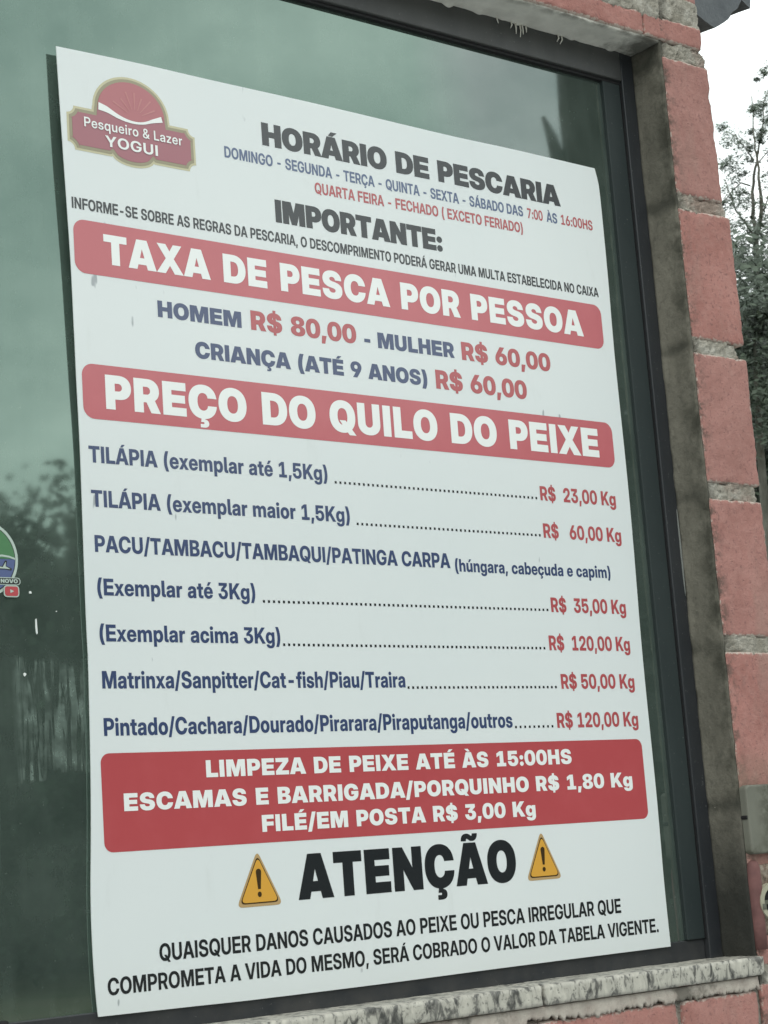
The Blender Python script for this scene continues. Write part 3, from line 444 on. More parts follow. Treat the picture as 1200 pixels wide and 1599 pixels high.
h~280~316~74,154,122,140 0,-154,0,-140 -42,0,-100,0 0,372,0,372 42,0,100,0 0,-172,0,-181 -13,0,-15,0 13,36,13,35c 46,33,46,44c 32,0,40,0 26,0,30,0c 44,-23,39,-25c 26,-47,20,-47c 0,-35,0,-32 0,-164,0,-166 -42,0,-100,0 0,161,0,144 0,34,0,20c -33,35,-19,22c -29,0,-18,0 -20,0,-12,0c -31,-16,-16,-10c -19,-33,-8,-21c
i~106~143~32,0,22,0 0,264,0,264 42,0,100,0 0,-264,0,-264;53,316,71,282 -12,0,-23,0c -17,17,-30,27c 0,11,0,21 0,12,0,21c 17,18,30,27c 12,0,23,0 12,0,24,0c 17,-18,29,-27c 0,-12,0,-21 0,-12,0,-22c -17,-16,-29,-26c
l~118~158~99,0,122,0 -37,0,-52,0c -30,27,-48,38c 0,33,0,44 0,312,0,290 42,0,100,0 0,-308,0,-281 0,-17,0,-9c 11,-11,9,-8c 16,0,9,0 2,0,3,0c 6,0,5,0c 2,0,3,0 0,-36,0,-74 -3,0,-7,0c -6,0,-15,0c
m~430~472~32,0,22,0 0,264,0,264 41,0,96,0 0,-54,0,-64 -5,0,-4,0 8,19,6,24c 25,27,26,31c 32,13,34,15c 18,0,19,0 31,0,29,0c 44,-35,46,-34c 5,-24,4,-36 -9,0,-6,0 6,16,4,24c 24,27,26,30c 36,16,38,16c 22,0,21,0 24,0,26,0c 40,-21,41,-23c 24,-42,22,-42c 0,-33,0,-29 0,-173,0,-176 -42,0,-100,0 0,173,0,152 0,31,0,17c -35,26,-18,21c -23,0,-16,0 -19,0,-9,0c -28,-16,-15,-9c -15,-28,-8,-17c 0,-18,0,-12 0,-168,0,-152 -42,0,-96,0 0,178,0,152 0,23,0,18c -32,29,-18,20c -24,0,-15,0 -17,0,-10,0c -29,-16,-15,-9c -18,-30,-8,-17c 0,-23,0,-12 0,-161,0,-152
n~280~316~74,154,122,140 0,-154,0,-140 -42,0,-100,0 0,264,0,264 41,0,98,0 0,-64,0,-73 -12,0,-13,0 13,36,13,35c 46,33,46,44c 32,0,40,0 26,0,30,0c 44,-23,39,-25c 26,-47,20,-47c 0,-35,0,-32 0,-164,0,-166 -42,0,-100,0 0,161,0,144 0,34,0,20c -33,35,-19,22c -29,0,-18,0 -20,0,-12,0c -31,-16,-16,-10c -19,-33,-8,-21c
o~281~311~140,-6,156,-6 -36,0,-43,0c -55,35,-65,34c -31,62,-36,62c 0,41,0,42 0,40,0,42c 31,62,36,62c 55,36,65,34c 36,0,43,0 37,0,42,0c 55,-36,65,-34c 31,-62,37,-62c 0,-40,0,-42 0,-41,0,-42c -31,-62,-37,-62c -55,-35,-65,-34c;140,32,156,72 26,0,12,0c 35,25,19,14c 19,45,11,26c 0,30,0,20 0,30,0,20c -19,44,-11,26c -35,26,-19,14c -26,0,-12,0 -24,0,-12,0c -36,-25,-20,-14c -19,-45,-12,-26c 0,-30,0,-20 0,-30,0,-20c 19,-45,12,-26c 36,-25,20,-14c
p~290~320~32,-104,22,-104 0,368,0,368 41,0,98,0 0,-39,0,-33 1,0,2,0 8,15,8,13c 26,19,21,17c 32,10,27,9c 17,0,18,0 35,0,33,0c 51,-35,51,-35c 29,-61,28,-62c 0,-41,0,-41 0,-40,0,-42c -29,-62,-28,-62c -51,-35,-51,-34c -35,0,-35,0 -17,0,-17,0c -30,10,-28,10c -26,20,-21,20c -10,15,-6,15 0,0,0,0 0,-144,0,-143;150,33,165,72 24,0,13,0c 34,23,20,15c 20,44,10,27c 0,32,0,18 0,32,0,19c -20,44,-10,26c -34,23,-20,15c -24,0,-13,0 -24,0,-14,0c -36,-25,-21,-15c -20,-44,-12,-26c 0,-30,0,-19 0,-30,0,-18c 20,-44,12,-27c 36,-25,21,-15c
q~290~320~258,-104,298,-104 -42,0,-100,0 0,144,0,143 -1,0,0,0 -9,-15,-6,-15c -26,-20,-21,-20c -30,-10,-28,-10c -18,0,-17,0 -34,0,-35,0c -52,35,-51,34c -28,62,-28,62c 0,40,0,42 0,41,0,41c 28,61,28,62c 52,35,52,35c 34,0,32,0 18,0,18,0c 32,-10,27,-9c 26,-19,21,-17c 8,-15,8,-13 0,0,2,0 0,39,0,33 42,0,98,0;139,33,155,72 25,0,14,0c 36,25,21,15c 19,44,12,27c 0,30,0,18 0,30,0,19c -19,44,-12,26c -36,25,-21,15c -25,0,-14,0 -23,0,-13,0c -35,-23,-20,-15c -20,-44,-10,-26c 0,-32,0,-19 0,-32,0,-18c 20,-44,10,-27c 35,-23,20,-15c
r~165~213~32,0,22,0 0,264,0,264 40,0,96,0 0,-42,0,-48 1,0,1,0 7,21,7,27c 32,25,31,21c 24,0,27,0 6,0,7,0c 10,-1,12,0c 2,-1,6,0 0,-42,0,-80 -2,1,-5,0c -14,2,-22,0c -10,0,-10,0 -14,0,-15,0c -25,-13,-23,-14c -15,-29,-12,-26c 0,-23,0,-18 0,-162,0,-126
s~243~286~124,-6,146,-7 -29,0,-39,0c -46,18,-60,23c -28,38,-35,42c -2,29,-3,28 42,0,99,0 2,-23,1,-12c 32,-26,19,-14c 27,0,16,0 28,0,15,0c 32,24,17,9c 0,17,0,8 0,15,0,6c -22,18,-15,9c -18,4,-15,2 -42,10,-50,8 -37,9,-39,7c -38,37,-42,40c 0,29,0,32 0,23,0,27c 24,34,30,40c 43,20,56,21c 29,0,39,0 27,0,40,0c 44,-21,58,-23c 26,-38,31,-41c 0,-26,1,-29 -41,0,-91,0 0,21,0,12c -31,28,-20,15c -25,0,-15,0 -25,0,-14,0c -28,-24,-16,-9c 0,-17,0,-8 0,-15,0,-6c 22,-18,13,-9c 18,-5,12,-2 43,-10,57,-9 38,-9,41,-7c 35,-36,40,-35c 0,-28,0,-30 0,-24,0,-28c -26,-36,-33,-42c -46,-18,-58,-25c
t~159~214~147,264,204,264 0,-36,0,-76 -143,0,-199,0 0,36,0,76;51,336,50,336 42,0,100,0 0,-272,0,-240 0,-15,0,-11c 13,-13,9,-9c 16,0,13,0 6,0,7,0c 13,0,21,0c 6,0,4,0 0,-36,0,-76 -7,0,-7,0c -15,0,-31,0c -7,0,-17,0 -34,0,-52,0c -33,30,-47,38c 0,30,0,41
u~280~316~128,-5,110,-6 -26,0,-29,0c -44,23,-39,25c -26,47,-20,47c 0,35,0,32 0,164,0,166 42,0,100,0 0,-161,0,-144 0,-34,0,-20c 33,-35,19,-22c 29,0,17,0 20,0,12,0c 31,16,16,10c 19,33,9,21c 0,27,0,15 0,154,0,140 42,0,100,0 0,-264,0,-264 -41,0,-99,0 0,64,0,73 12,0,13,0 -13,-36,-12,-35c -46,-33,-46,-44c
x~260~288~8,0,-1,0 110,151,103,152 0,-33,-2,-32 -105,146,-94,144 50,0,107,0 36,-52,12,-24 11,-16,10,-18c 20,-30,16,-32c 11,-16,7,-16 -21,0,-25,0 10,16,8,16c 21,30,16,32c 11,16,10,18 36,52,13,24 50,0,105,0 -105,-146,-98,-144 0,33,3,32 109,-151,99,-152 -50,0,-107,0 -42,60,-13,24 -10,15,-10,18c -20,29,-16,30c -10,16,-8,16 21,0,19,0 -11,-16,-8,-16c -20,-29,-16,-30c -10,-15,-10,-18 -43,-60,-14,-24
z~245~287~24,0,24,0 0,32,0,64 144,193,120,124 0,1,0,0 -144,0,-120,0 0,38,0,76 196,0,236,0 0,-34,0,-68 -142,-191,-116,-120 0,-1,0,0 144,0,118,0 0,-38,0,-76
À~334~391~5,0,0,0 137,372,125,372 52,0,140,0 136,-372,126,-372 -48,0,-117,0 -79,224,-42,144 -7,23,-13,48c -20,57,-25,91c -14,46,-12,50 12,0,28,0 -14,-46,-13,-50c -20,-57,-26,-91c -8,-23,-14,-48 -80,-224,-43,-144;76,104,93,61 0,40,0,80 182,0,205,0 0,-40,0,-80;151,406,168,404 -48,75,-76,81 49,0,92,0 34,-75,50,-81
Á~334~391~5,0,0,0 137,372,125,372 52,0,140,0 136,-372,126,-372 -48,0,-117,0 -79,224,-42,144 -7,23,-13,48c -20,57,-25,91c -14,46,-12,50 12,0,28,0 -14,-46,-13,-50c -20,-57,-26,-91c -8,-23,-14,-48 -80,-224,-43,-144;76,104,93,61 0,40,0,80 182,0,205,0 0,-40,0,-80;149,406,157,404 35,75,51,81 49,0,92,0 -48,-75,-77,-81
Ã~334~391~5,0,0,0 137,372,125,372 52,0,140,0 136,-372,126,-372 -48,0,-117,0 -79,224,-42,144 -7,23,-13,48c -20,57,-25,91c -14,46,-12,50 12,0,28,0 -14,-46,-13,-50c -20,-57,-26,-91c -8,-23,-14,-48 -80,-224,-43,-144;76,104,93,61 0,40,0,80 182,0,205,0 0,-40,0,-80;201,423,233,404 -9,0,-15,0c -18,6,-19,10c -16,9,-15,12c -13,6,-12,8c -5,0,-7,0 -6,0,-9,0c -6,-13,-9,-14c 0,-7,-1,-14 -31,0,-49,0 0,22,1,40c 19,29,35,38c 20,0,26,0 10,0,14,0c 16,-6,20,-8c 15,-9,15,-12c 13,-6,12,-8c 6,0,6,0 6,0,11,0c 7,9,9,14c 1,11,0,13 30,0,49,0 -1,-23,-1,-39c -20,-28,-36,-40c
Ç~370~374~195,-6,191,-6 -52,0,-51,0c -77,49,-82,44c -44,87,-48,86c 0,56,0,62 0,56,0,62c 44,87,48,86c 77,49,82,44c 52,0,51,0 29,0,36,0c 51,-17,60,-20c 41,-33,45,-39c 27,-47,28,-54c 5,-29,4,-33 -46,0,-105,0 -4,20,-2,13c -20,32,-11,21c -28,22,-17,15c -35,10,-23,7c -20,0,-13,0 -39,0,-25,0c -58,-38,-35,-24c -30,-68,-18,-45c 0,-44,0,-33 0,-44,0,-32c 30,-68,18,-46c 58,-38,35,-24c 39,0,25,0 20,0,13,0c 35,11,22,8c 28,21,18,14c 20,32,11,21c 4,20,2,13 46,0,105,0 -5,-29,-4,-33c -27,-47,-28,-54c -41,-32,-46,-38c -51,-18,-59,-21c;162,-104,152,-103 0,26,0,35 29,0,30,0 13,0,10,0c 12,8,10,6c 0,8,0,7 0,8,0,7c -12,8,-10,6c -13,0,-10,0 -20,0,-22,0 7,58,11,54 24,0,35,0 0,-12,0,-10 0,-22,0,-19 21,0,22,0c 25,-22,25,-24c 0,-18,0,-18 0,-22,0,-21c -31,-20,-32,-23c -26,0,-30,0
É~297~324~37,0,20,0 0,372,0,372 242,0,288,0 0,-40,0,-88 -197,0,-184,0 0,-121,0,-56 183,0,170,0 0,-40,0,-84 -183,0,-170,0 0,-131,0,-56 197,0,184,0 0,-40,0,-88;139,406,126,404 35,75,50,81 49,0,92,0 -48,-75,-76,-81
ç~268~298~140,-6,152,-6 -36,0,-42,0c -55,35,-63,34c -31,62,-35,63c 0,41,0,41 0,40,0,41c 31,62,35,63c 55,36,63,34c 36,0,42,0 23,0,30,0c 38,-14,48,-17c 29,-24,36,-31c 19,-34,20,-42c 3,-20,2,-26 -43,0,-96,0 -3,12,-1,9c -10,19,-5,14c -18,15,-10,10c -23,8,-14,5c -15,0,-8,0 -24,0,-13,0c -36,-25,-19,-14c -19,-45,-10,-27c 0,-30,0,-19 0,-30,0,-19c 19,-45,10,-27c 36,-25,20,-14c 24,0,12,0 15,0,8,0c 23,8,14,5c 16,14,10,10c 11,20,5,15c 3,12,1,8 44,0,96,0 -3,-20,0,-25c -19,-33,-20,-43c -29,-25,-36,-31c -38,-14,-50,-17c;113,-104,117,-104 0,26,0,34 29,0,29,0 12,0,10,0c 13,8,10,7c 0,8,0,7 0,8,0,6c -13,8,-10,7c -12,0,-10,0 -20,0,-20,0 7,58,10,53 23,0,34,0 0,-12,0,-10 0,-22,0,-18 22,0,24,0c 26,-22,24,-24c 0,-18,0,-18 0,-22,0,-22c -32,-20,-32,-22c -26,0,-30,0
é~274~298~140,-6,152,-6 -38,0,-41,0c -55,36,-64,35c -29,62,-35,63c 0,40,0,40 0,40,0,40c 30,62,35,63c 54,36,62,35c 36,0,41,0 27,0,30,0c 44,-20,51,-20c 32,-37,37,-36c 17,-51,20,-50c 0,-30,0,-29 0,-12,0,-27 -218,0,-247,0 0,36,0,56 194,0,201,0 -18,-12,-46,-10 0,26,0,14c -20,40,-10,20c -35,22,-20,10c -23,0,-14,0 -24,0,-13,0c -35,-22,-20,-10c -19,-40,-11,-20c 0,-26,0,-14 0,-18,0,-44 0,-28,0,-14c 19,-42,12,-22c 36,-24,21,-10c 25,0,15,0 19,0,10,0c 29,12,18,5c 18,21,12,10c 4,14,2,7 43,0,89,0 -5,-25,-5,-27c -32,-38,-38,-41c -47,-22,-58,-24c;119,298,111,295 35,74,51,82 48,0,92,0 -48,-74,-77,-82
ú~280~316~128,-5,110,-6 -26,0,-29,0c -44,23,-39,25c -26,47,-20,47c 0,35,0,32 0,164,0,166 42,0,100,0 0,-161,0,-144 0,-34,0,-20c 33,-35,19,-22c 29,0,17,0 20,0,12,0c 31,16,16,10c 19,33,9,21c 0,27,0,15 0,154,0,140 42,0,100,0 0,-264,0,-264 -41,0,-99,0 0,64,0,73 12,0,13,0 -13,-36,-12,-35c -46,-33,-46,-44c;121,298,120,295 35,74,50,82 49,0,92,0 -48,-74,-76,-82
"""
_gd, _gc = {}, {}
for _ln in GLYPHS.split('\n'):
    if not _ln: continue
    _c, _a, _b, _p = _ln.split('~')
    _cs = []
    for t in (_p.split(';') if _p else []):
        on = [not w.endswith('c') for w in t.split(' ')]
        _cs.append((np.cumsum(np.array([[int(q) for q in w.rstrip('c').split(',')] for w in t.split(' ')]), 0) / 512.0, on))
    _gd[_c] = (int(_a) / 512.0, int(_b) / 512.0, _cs)
def _plain_bar():
    # a capital I as one plain stem, as wide as the stem of H
    P = _gd['H'][2][0][0]
    q = []
    for a in (0, 2):
        xs = sorted(set(np.round(P[:, a], 4))); q.append((xs[0], xs[1]))
    (a0, a1), (b0, b1) = q; h = P[:, 1].max()
    _gd['I'] = (a1 + a0, b1 + b0, [(np.array([[a0, 0, b0, 0], [a0, h, b0, h], [a1, h, b1, h], [a1, 0, b1, 0]]), [True] * 4)])
_plain_bar()
def glyph(ch, w=0.0):
    """sampled contours and advance at weight w, 0 regular to 1 black"""
    k = (ch, round(w, 3))
    if k not in _gc:
        a, b, cs = _gd[ch]; res = []
        for P, on in cs:
            q = P[:, :2] * (1 - w) + P[:, 2:] * w
            n = len(q); pts = []
            for i in range(n):                       # put in the implied on-curve points
                pts.append((q[i], on[i]))
                if not on[i] and not on[(i + 1) % n]: pts.append(((q[i] + q[(i + 1) % n]) / 2, True))
            s0 = next(i for i, p in enumerate(pts) if p[1]); pts = pts[s0:] + pts[:s0]
            out_, m = [], len(pts)
            for i in range(m):
                p, o = pts[i]
                if o: out_.append(p)
                else:
                    p0, p2 = pts[i - 1][0], pts[(i + 1) % m][0]
                    for t in (.25, .5, .75): out_.append(p0 * (1-t)**2 + p * 2*t*(1-t) + p2 * t*t)
            Q = [out_[0]]
            for p in out_[1:]:
                if np.abs(p - Q[-1]).sum() > 2e-4: Q.append(p)
            if np.abs(Q[0] - Q[-1]).sum() < 2e-4: Q.pop()
            res.append(np.array(Q))
        if ch.isupper():                              # accents a little lower over capitals
            for Q in res:
                o = Q[:, 1] > .735
                if Q[:, 1].min() > .70: Q[:, 1] = .765 + (Q[:, 1] - Q[:, 1].min()) * .78
        _gc[k] = (res, a * (1 - w) + b * w)
    return _gc[k]
CAPH = float(glyph('H')[0][0][:, 1].max())

def area(P):
    x, y = P[:, 0], P[:, 1]
    return .5 * float(np.sum(x * np.roll(y, -1) - np.roll(x, -1) * y))
def offset(P, d, sgn):
    """push a closed contour away from its fill by d=(dx,dy)"""
    if d[0] == 0 and d[1] == 0: return P
    q = P / np.array([d[0], d[1]])
    e = np.roll(q, -1, 0) - q
    L = np.linalg.norm(e, axis=1, keepdims=True); L[L == 0] = 1
    e = e / L
    nrm = np.stack([e[:, 1], -e[:, 0]], 1) * sgn
    n0 = np.roll(nrm, 1, 0); n1 = nrm
    b = n0 + n1
    k = 1 + np.sum(n0 * n1, 1, keepdims=True)
    k = np.maximum(k, .35)
    return (q + b / k) * np.array([d[0], d[1]])
def fill(contours, extra=(), nonzero=None):
    """triangulate oriented contours: inside where the winding has the sign of nonzero"""
    V, E = [], []
    for P in contours:
        b = len(V); n = len(P)
        V += [Vector((float(p[0]), float(p[1]))) for p in P]
        E += [(b + i, b + (i + 1) % n) for i in range(n)]
    V += [Vector(p) for p in extra]
    r = delaunay_2d_cdt(V, E, [], 0, 1e-7)
    vo, fo = r[0], r[2]
    if not fo: return [], []
    va = np.array([(v.x, v.y) for v in vo])
    fa = np.array([f[:3] for f in fo])
    ce = va[fa].mean(1)
    wn = np.zeros(len(ce))
    for P in contours:
        A = np.asarray(P, float); B = np.roll(A, -1, 0)
        for a, b in zip(A, B):
            l = (b[0]-a[0])*(ce[:, 1]-a[1]) - (ce[:, 0]-a[0])*(b[1]-a[1])
            wn += ((a[1] <= ce[:, 1]) & (b[1] > ce[:, 1]) & (l > 0)).astype(int)
            wn -= ((a[1] > ce[:, 1]) & (b[1] <= ce[:, 1]) & (l < 0)).astype(int)
    keep = wn * nonzero > 0 if nonzero else wn != 0
    return [tuple(v) for v in va], [tuple(int(i) for i in f) for f in fa[keep]]

def lettering(txt, x0, x1, zb, h, bold=(0, 0, 0), track=0.0):
    """flat letters: ink from x0 to x1, baseline zb, cap height h; bold = weight, then extra stroke in parts of h"""
    wgt, dx, dz = bold[0], bold[1] * h, bold[2] * h
    pen = 0; items = []
    for ch in txt:
        sp, adv = glyph(ch, wgt)
        items.append((sp, pen)); pen += adv * (1.15 if ch == ' ' and wgt > .9 else 1.0) + track + .012
    lo = min(a[:, 0].min() + p for s, p in items for a in s)
    hi = max(a[:, 0].max() + p for s, p in items for a in s)
    sx = (x1 - x0 - 2 * dx) / (hi - lo)
    sz = (h - 2 * dz) / CAPH
    V, F = [], []
    for sp, p in items:
        if not sp: continue
        big = max(sp, key=lambda a: abs(area(a)))
        sg = 1 if area(big) > 0 else -1
        cs = []
        for a in sp:
            q = np.stack([x0 + dx + (a[:, 0] + p - lo) * sx, zb + dz + a[:, 1] * sz], 1)
            cs.append(offset(q, (dx, dz), sg) if dx else q)
        v, f = fill(cs, nonzero=sg)
        b = len(V); V += v; F += [tuple(i + b for i in t) for t in f]
    return V, F

# ------------------------------------------------------------------ setting: ground
m_ground = mat('packed_earth_and_grass', (.13, .12, .08), .95, .2)
g = G(m_ground)
g.color(g.ramp(g.noise(.8, 8, .6), (.35, (.07, .085, .035)), (.6, (.16, .13, .09))))
gr = MB(); gr.add([(-400, -400, -1.35), (400, -400, -1.35), (400, 400, -1.35), (-400, 400, -1.35)], [(0, 1, 2, 3)])
tag(gr.build('ground', m_ground), kind='structure')
m_pave = mat('bounce_concrete', (.42, .41, .37), .9, .2)
g = G(m_pave); g.color(g.ramp(g.noise(2.5, 8, .6), (.3, (.30, .315, .32)), (.7, (.44, .455, .46))))
pv = MB(); pv.box(-9, 5, -7, -.1, -1.40, -1.32)  # unseen pale slab, added to bounce light up onto the soffit
tag(pv.build('bounce_apron', m_pave), kind='structure')

# ------------------------------------------------------------------ brick wall
WX0, WX1 = -.19, .889           # window opening
WZ0, WZ1 = -.043, 1.194
FRONT, BACK = -.060, .090

def rough_box(x0, x1, y0, y1, z0, z1, res, r, amp, seed, fine=0.0, wave=None):
    nx, ny, nz_ = [max(1, int(round((b - a) / res))) for a, b in ((x0, x1), (y0, y1), (z0, z1))]
    idx, V, F, ED = {}, [], [], []
    def vid(i, j, k):
        if (i, j, k) in idx: return idx[(i, j, k)]
        p = Vector((x0 + (x1-x0)*i/nx, y0 + (y1-y0)*j/ny, z0 + (z1-z0)*k/nz_))
        q = Vector((min(max(p.x, x0+r), x1-r), min(max(p.y, y0+r), y1-r), min(max(p.z, z0+r), z1-r)))
        d = p - q
        if d.length > 1e-9:
            nd = d.normalized()
        else:
            nd = Vector((0, 0, 0))
        # chip: local corner radius varies
        p2 = q + nd * min(d.length, r)
        s = Vector((seed * 3.1, seed * 1.7, seed * .9))
        n1 = noise.noise(p2 * 28 + s); n2 = noise.noise(p2 * 85 + s); n3 = noise.noise(p2 * 260 + s)
        dd = amp * (n1 + .45 * n2) + fine * n3
        ec = sum(1 for a, lo, hi in ((p.x, x0, x1), (p.y, y0, y1), (p.z, z0, z1)) if a - lo < r*1.3 or hi - a < r*1.3)
        if ec >= 2:
            chip = max(0, noise.noise(p2 * 45 + s * 2) - .18)
            dd -= chip * amp * 5
        p2 = p2 + nd * dd
        de = min((p.x - x0) * 3 + .003, x1 - p.x + .002, p.z - z0, z1 - p.z)
        ED.append(max(0.0, 1 - de / .016))
        idx[(i, j, k)] = len(V); V.append(p2); return idx[(i, j, k)]
    def quad(a, b, c, d): F.append((a, b, c, d))
    for i in range(nx):
        for k in range(nz_):
            quad(vid(i,0,k), vid(i+1,0,k), vid(i+1,0,k+1), vid(i,0,k+1))
            quad(vid(i+1,ny,k), vid(i,ny,k), vid(i,ny,k+1), vid(i+1,ny,k+1))
    for j in range(ny):
        for k in range(nz_):
            quad(vid(0,j+1,k), vid(0,j,k), vid(0,j,k+1), vid(0,j+1,k+1))
            quad(vid(nx,j,k), vid(nx,j+1,k), vid(nx,j+1,k+1), vid(nx,j,k+1))
    for i in range(nx):
        for j in range(ny):
            quad(vid(i,j+1,0), vid(i+1,j+1,0), vid(i+1,j,0), vid(i,j,0))
            quad(vid(i,j,nz_), vid(i+1,j,nz_), vid(i+1,j+1,nz_), vid(i,j+1,nz_))
    rough_box.edge = ED
    return V, F

wall = empty('brick_wall', (0.4, 0, -1.35))
tag(wall, 'pink painted brick wall with crumbling grey mortar joints around the dark window', 'wall')
bk = MB()
XR = .991
seed = 1
joints = [(1.172, 1.190), (.957, .974), (.757, .774), (.561, .580), (.361, .379), (.160, .178), (-.052, -.034)]
zs = [(.974, 1.172), (.774, .957), (.580, .757), (.379, .561), (.178, .361), (-.034, .160), (-.245, -.052)]
for i, (a, b) in enumerate(zs):
    dxr = (-.012, .000, .001, .000, -.001, 0, 0)[i]
    V, F = rough_box(.8905, XR + dxr, FRONT, BACK, a + .001, b - .001, .0036, .003, .0011, seed, .0007); seed += 1
    bk.add(V, F, rough_box.edge)
# lintel course of thin bricks, and the course above
xs = [-.60, -.36, -.12, .12, .36, .60, .858, .977]
for i in range(len(xs) - 1):
    V, F = rough_box(xs[i] + .001, xs[i+1] - (.001 if i == 5 else .006), FRONT - .001, BACK, 1.1945, 1.2275, .004, .003, .0012, seed, .0007); seed += 1
    bk.add(V, F, rough_box.edge)
xs = [-.52, -.30, -.08, .14, .37, .60, .83, .975]
for z0_ in (1.256, 1.456):
    for i in range(len(xs) - 1):
        V, F = rough_box(xs[i] + .005, xs[i+1] - .005, FRONT + .001, BACK, z0_, z0_ + .185, .007 if z0_ < 1.3 else .03, .004, .0012, seed, .0004); seed += 1
        bk.add(V, F, rough_box.edge)
# courses under the sill, and the part left of the window and above
xs = [-.44, -.20, .04, .28, .515, .745, .889]
V = None
for i in range(len(xs) - 1):
    V, F = rough_box(xs[i] + .006, xs[i+1] - .004, FRONT, BACK, -.245, -.060, .006 if i > 2 else .02, .004, .0012, seed, .0004); seed += 1
    bk.add(V, F, rough_box.edge)
for row in range(5):
    for i in range(10):
        xa = -1.2 + i * .24 - (row % 2) * .12
        xb = min(xa + .226, XR)
        if xb - xa < .03: continue
        V, F = rough_box(xa, xb, FRONT, BACK, -.445 - row * .2, -.262 - row * .2, .04, .004, .001, seed); seed += 1
        bk.add(V, F, rough_box.edge)
for row in range(9):
    for i in range(3):
        xb = WX0 - .004 - i * .24 - (row % 2) * .12
        xa = xb - .226
        if row % 2 and i == 0:
            V, F = rough_box(xb + .014, WX0 - .004, FRONT, BACK, -.24 + row * .2, -.06 + row * .2, .03, .004, .001, seed)
            bk.add(V, F, rough_box.edge)
        V, F = rough_box(xa, xb, FRONT, BACK, -.24 + row * .2, -.06 + row * .2, .04, .004, .001, seed); seed += 1
        bk.add(V, F, rough_box.edge)
for row in range(15):                       # side of the building, running back
    for i in range(12):
        ya = BACK + .012 + i * .24 - (row % 2) * .12 * (i > 0)
        V, F = rough_box(.90, XR - .006, ya, ya + .226, -1.245 + row * .2, -1.06 + row * .2, .09, .004, .001, seed); seed += 1
        bk.add(V, F, rough_box.edge)
bk.build('brickwork', m_brick, wall, True)

mo = MB()
for i, (a, b) in enumerate(joints):
    V, F = rough_box(.8915, XR - .006 - (.006 if i in (2, 0) else .002), FRONT + .0022, BACK - .004, a - .005, b + .005, .0022, .004, .0026, 100 + i, .0034)
    mo.add(V, F)
V, F = rough_box(.40, .972, FRONT - .001, BACK - .004, 1.222, 1.263, .003, .006, .0035, 120, .0036); mo.add(V, F)
V, F = rough_box(-1.5, .40, FRONT + .004, BACK - .004, 1.222, 1.263, .02, .006, .002, 121); mo.add(V, F)
mo.box(-1.5, .968, FRONT + .010, BACK - .006, 1.26, 1.655)
mo.box(-1.5, XR - .012, FRONT + .006, BACK - .006, -1.35, -.058)
mo.box(-1.5, WX0 - .010, FRONT + .006, BACK - .006, -.056, 1.22)
mo.box(.898, XR - .014, FRONT + .012, BACK - .006, -.05, 1.2)
mo.box(.91, XR - .014, BACK - .004, 3.0, -1.35, 1.655)
mo.build('mortar', m_mortar, wall, True)

# render on the reveal: a wavy skin of its own thickness
def skin(fn, nu, nv, th, name, m, parent):
    """fn(u,v)->(point, normal): closed sheet of thickness th"""
    V, F = [], []
    for s in (0, 1):
        for i in range(nu + 1):
            for j in range(nv + 1):
                p, n = fn(i / nu, j / nv)
                V.append(Vector(p) - Vector(n) * th * s)
    w = nv + 1; o2 = (nu + 1) * w
    for i in range(nu):
        for j in range(nv):
            a = i*w + j
            F.append((a, a + w, a + w + 1, a + 1)); F.append((o2 + a, o2 + a + 1, o2 + a + w + 1, o2 + a + w))
    for i in range(nu):
        F.append((i*w, o2 + i*w, o2 + (i+1)*w, (i+1)*w)); a = i*w + nv
        F.append((a, a + w, o2 + a + w, o2 + a))
    for j in range(nv):
        F.append((j, j + 1, o2 + j + 1, o2 + j)); a = nu*w + j
        F.append((a, o2 + a, o2 + a + 1, a + 1))
    return obj(name, V, F, m, parent, True)
def jamb(u, v):
    z = WZ0 + .02 + (WZ1 - WZ0 - .018) * u
    y = -.0575 + (.0575 - .004) * v
    p = Vector((.8882, y, z))
    jr = 0
    for a, b in joints:
        jr += max(0, 1 - abs(z - (a + b) / 2) / .016)
    d = .0012 * noise.noise(p * 40) + .0007 * noise.noise(p * 130) - .0012 * jr + .0018 * max(0, v - .8) * 5 * (0.6 + noise.noise(Vector((z * 14, 3, 1))))
    return p + Vector((-d - .001, 0, 0)), Vector((-1, 0, 0))
skin(jamb, 260, 14, .004, 'reveal_render', m_reveal, wall)
def soff(u, v):
    x = WX0 + .01 + (WX1 - WX0 - .012) * u
    y = -.0575 + (.0575 - .003) * v
    p = Vector((x, y, 1.1925))
    drop = max(0, noise.noise(Vector((x * 42, 7, 2))) - .12) * .011 * max(0, (v - .80) / .2)
    if x > .86: drop += .002 * (x - .86) / .03
    d = .0008 * noise.noise(p * 45) + .0005 * noise.noise(p * 140) + drop
    if x < .845: d += .003 * max(0, (v - .75) / .25) * (noise.noise(Vector((x * 11, 1, 5))) + .3)
    return p + Vector((0, 0, -d - .0008)), Vector((0, 0, -1))
skin(soff, 420, 12, .004, 'soffit_render', m_soffit, wall)
sf = MB()                                          # ragged threads of dried render hanging at the frame
rng = random.Random(3)
for px_, ln in ((.665, .010), (.672, .016), (.680, .019), (.684, .014), (.690, .010), (.748, .011), (.754, .013), (.640, .008)):
    sf.tube([(px_, -.0068, 1.194), (px_ + .001, -.0072, 1.192 - ln*.5), (px_ + rng.uniform(-.003, .004), -.0066, 1.192 - ln)], [.0016, .0011, .0005], 6)
sf.build('render_drip', m_soffit, wall, True)
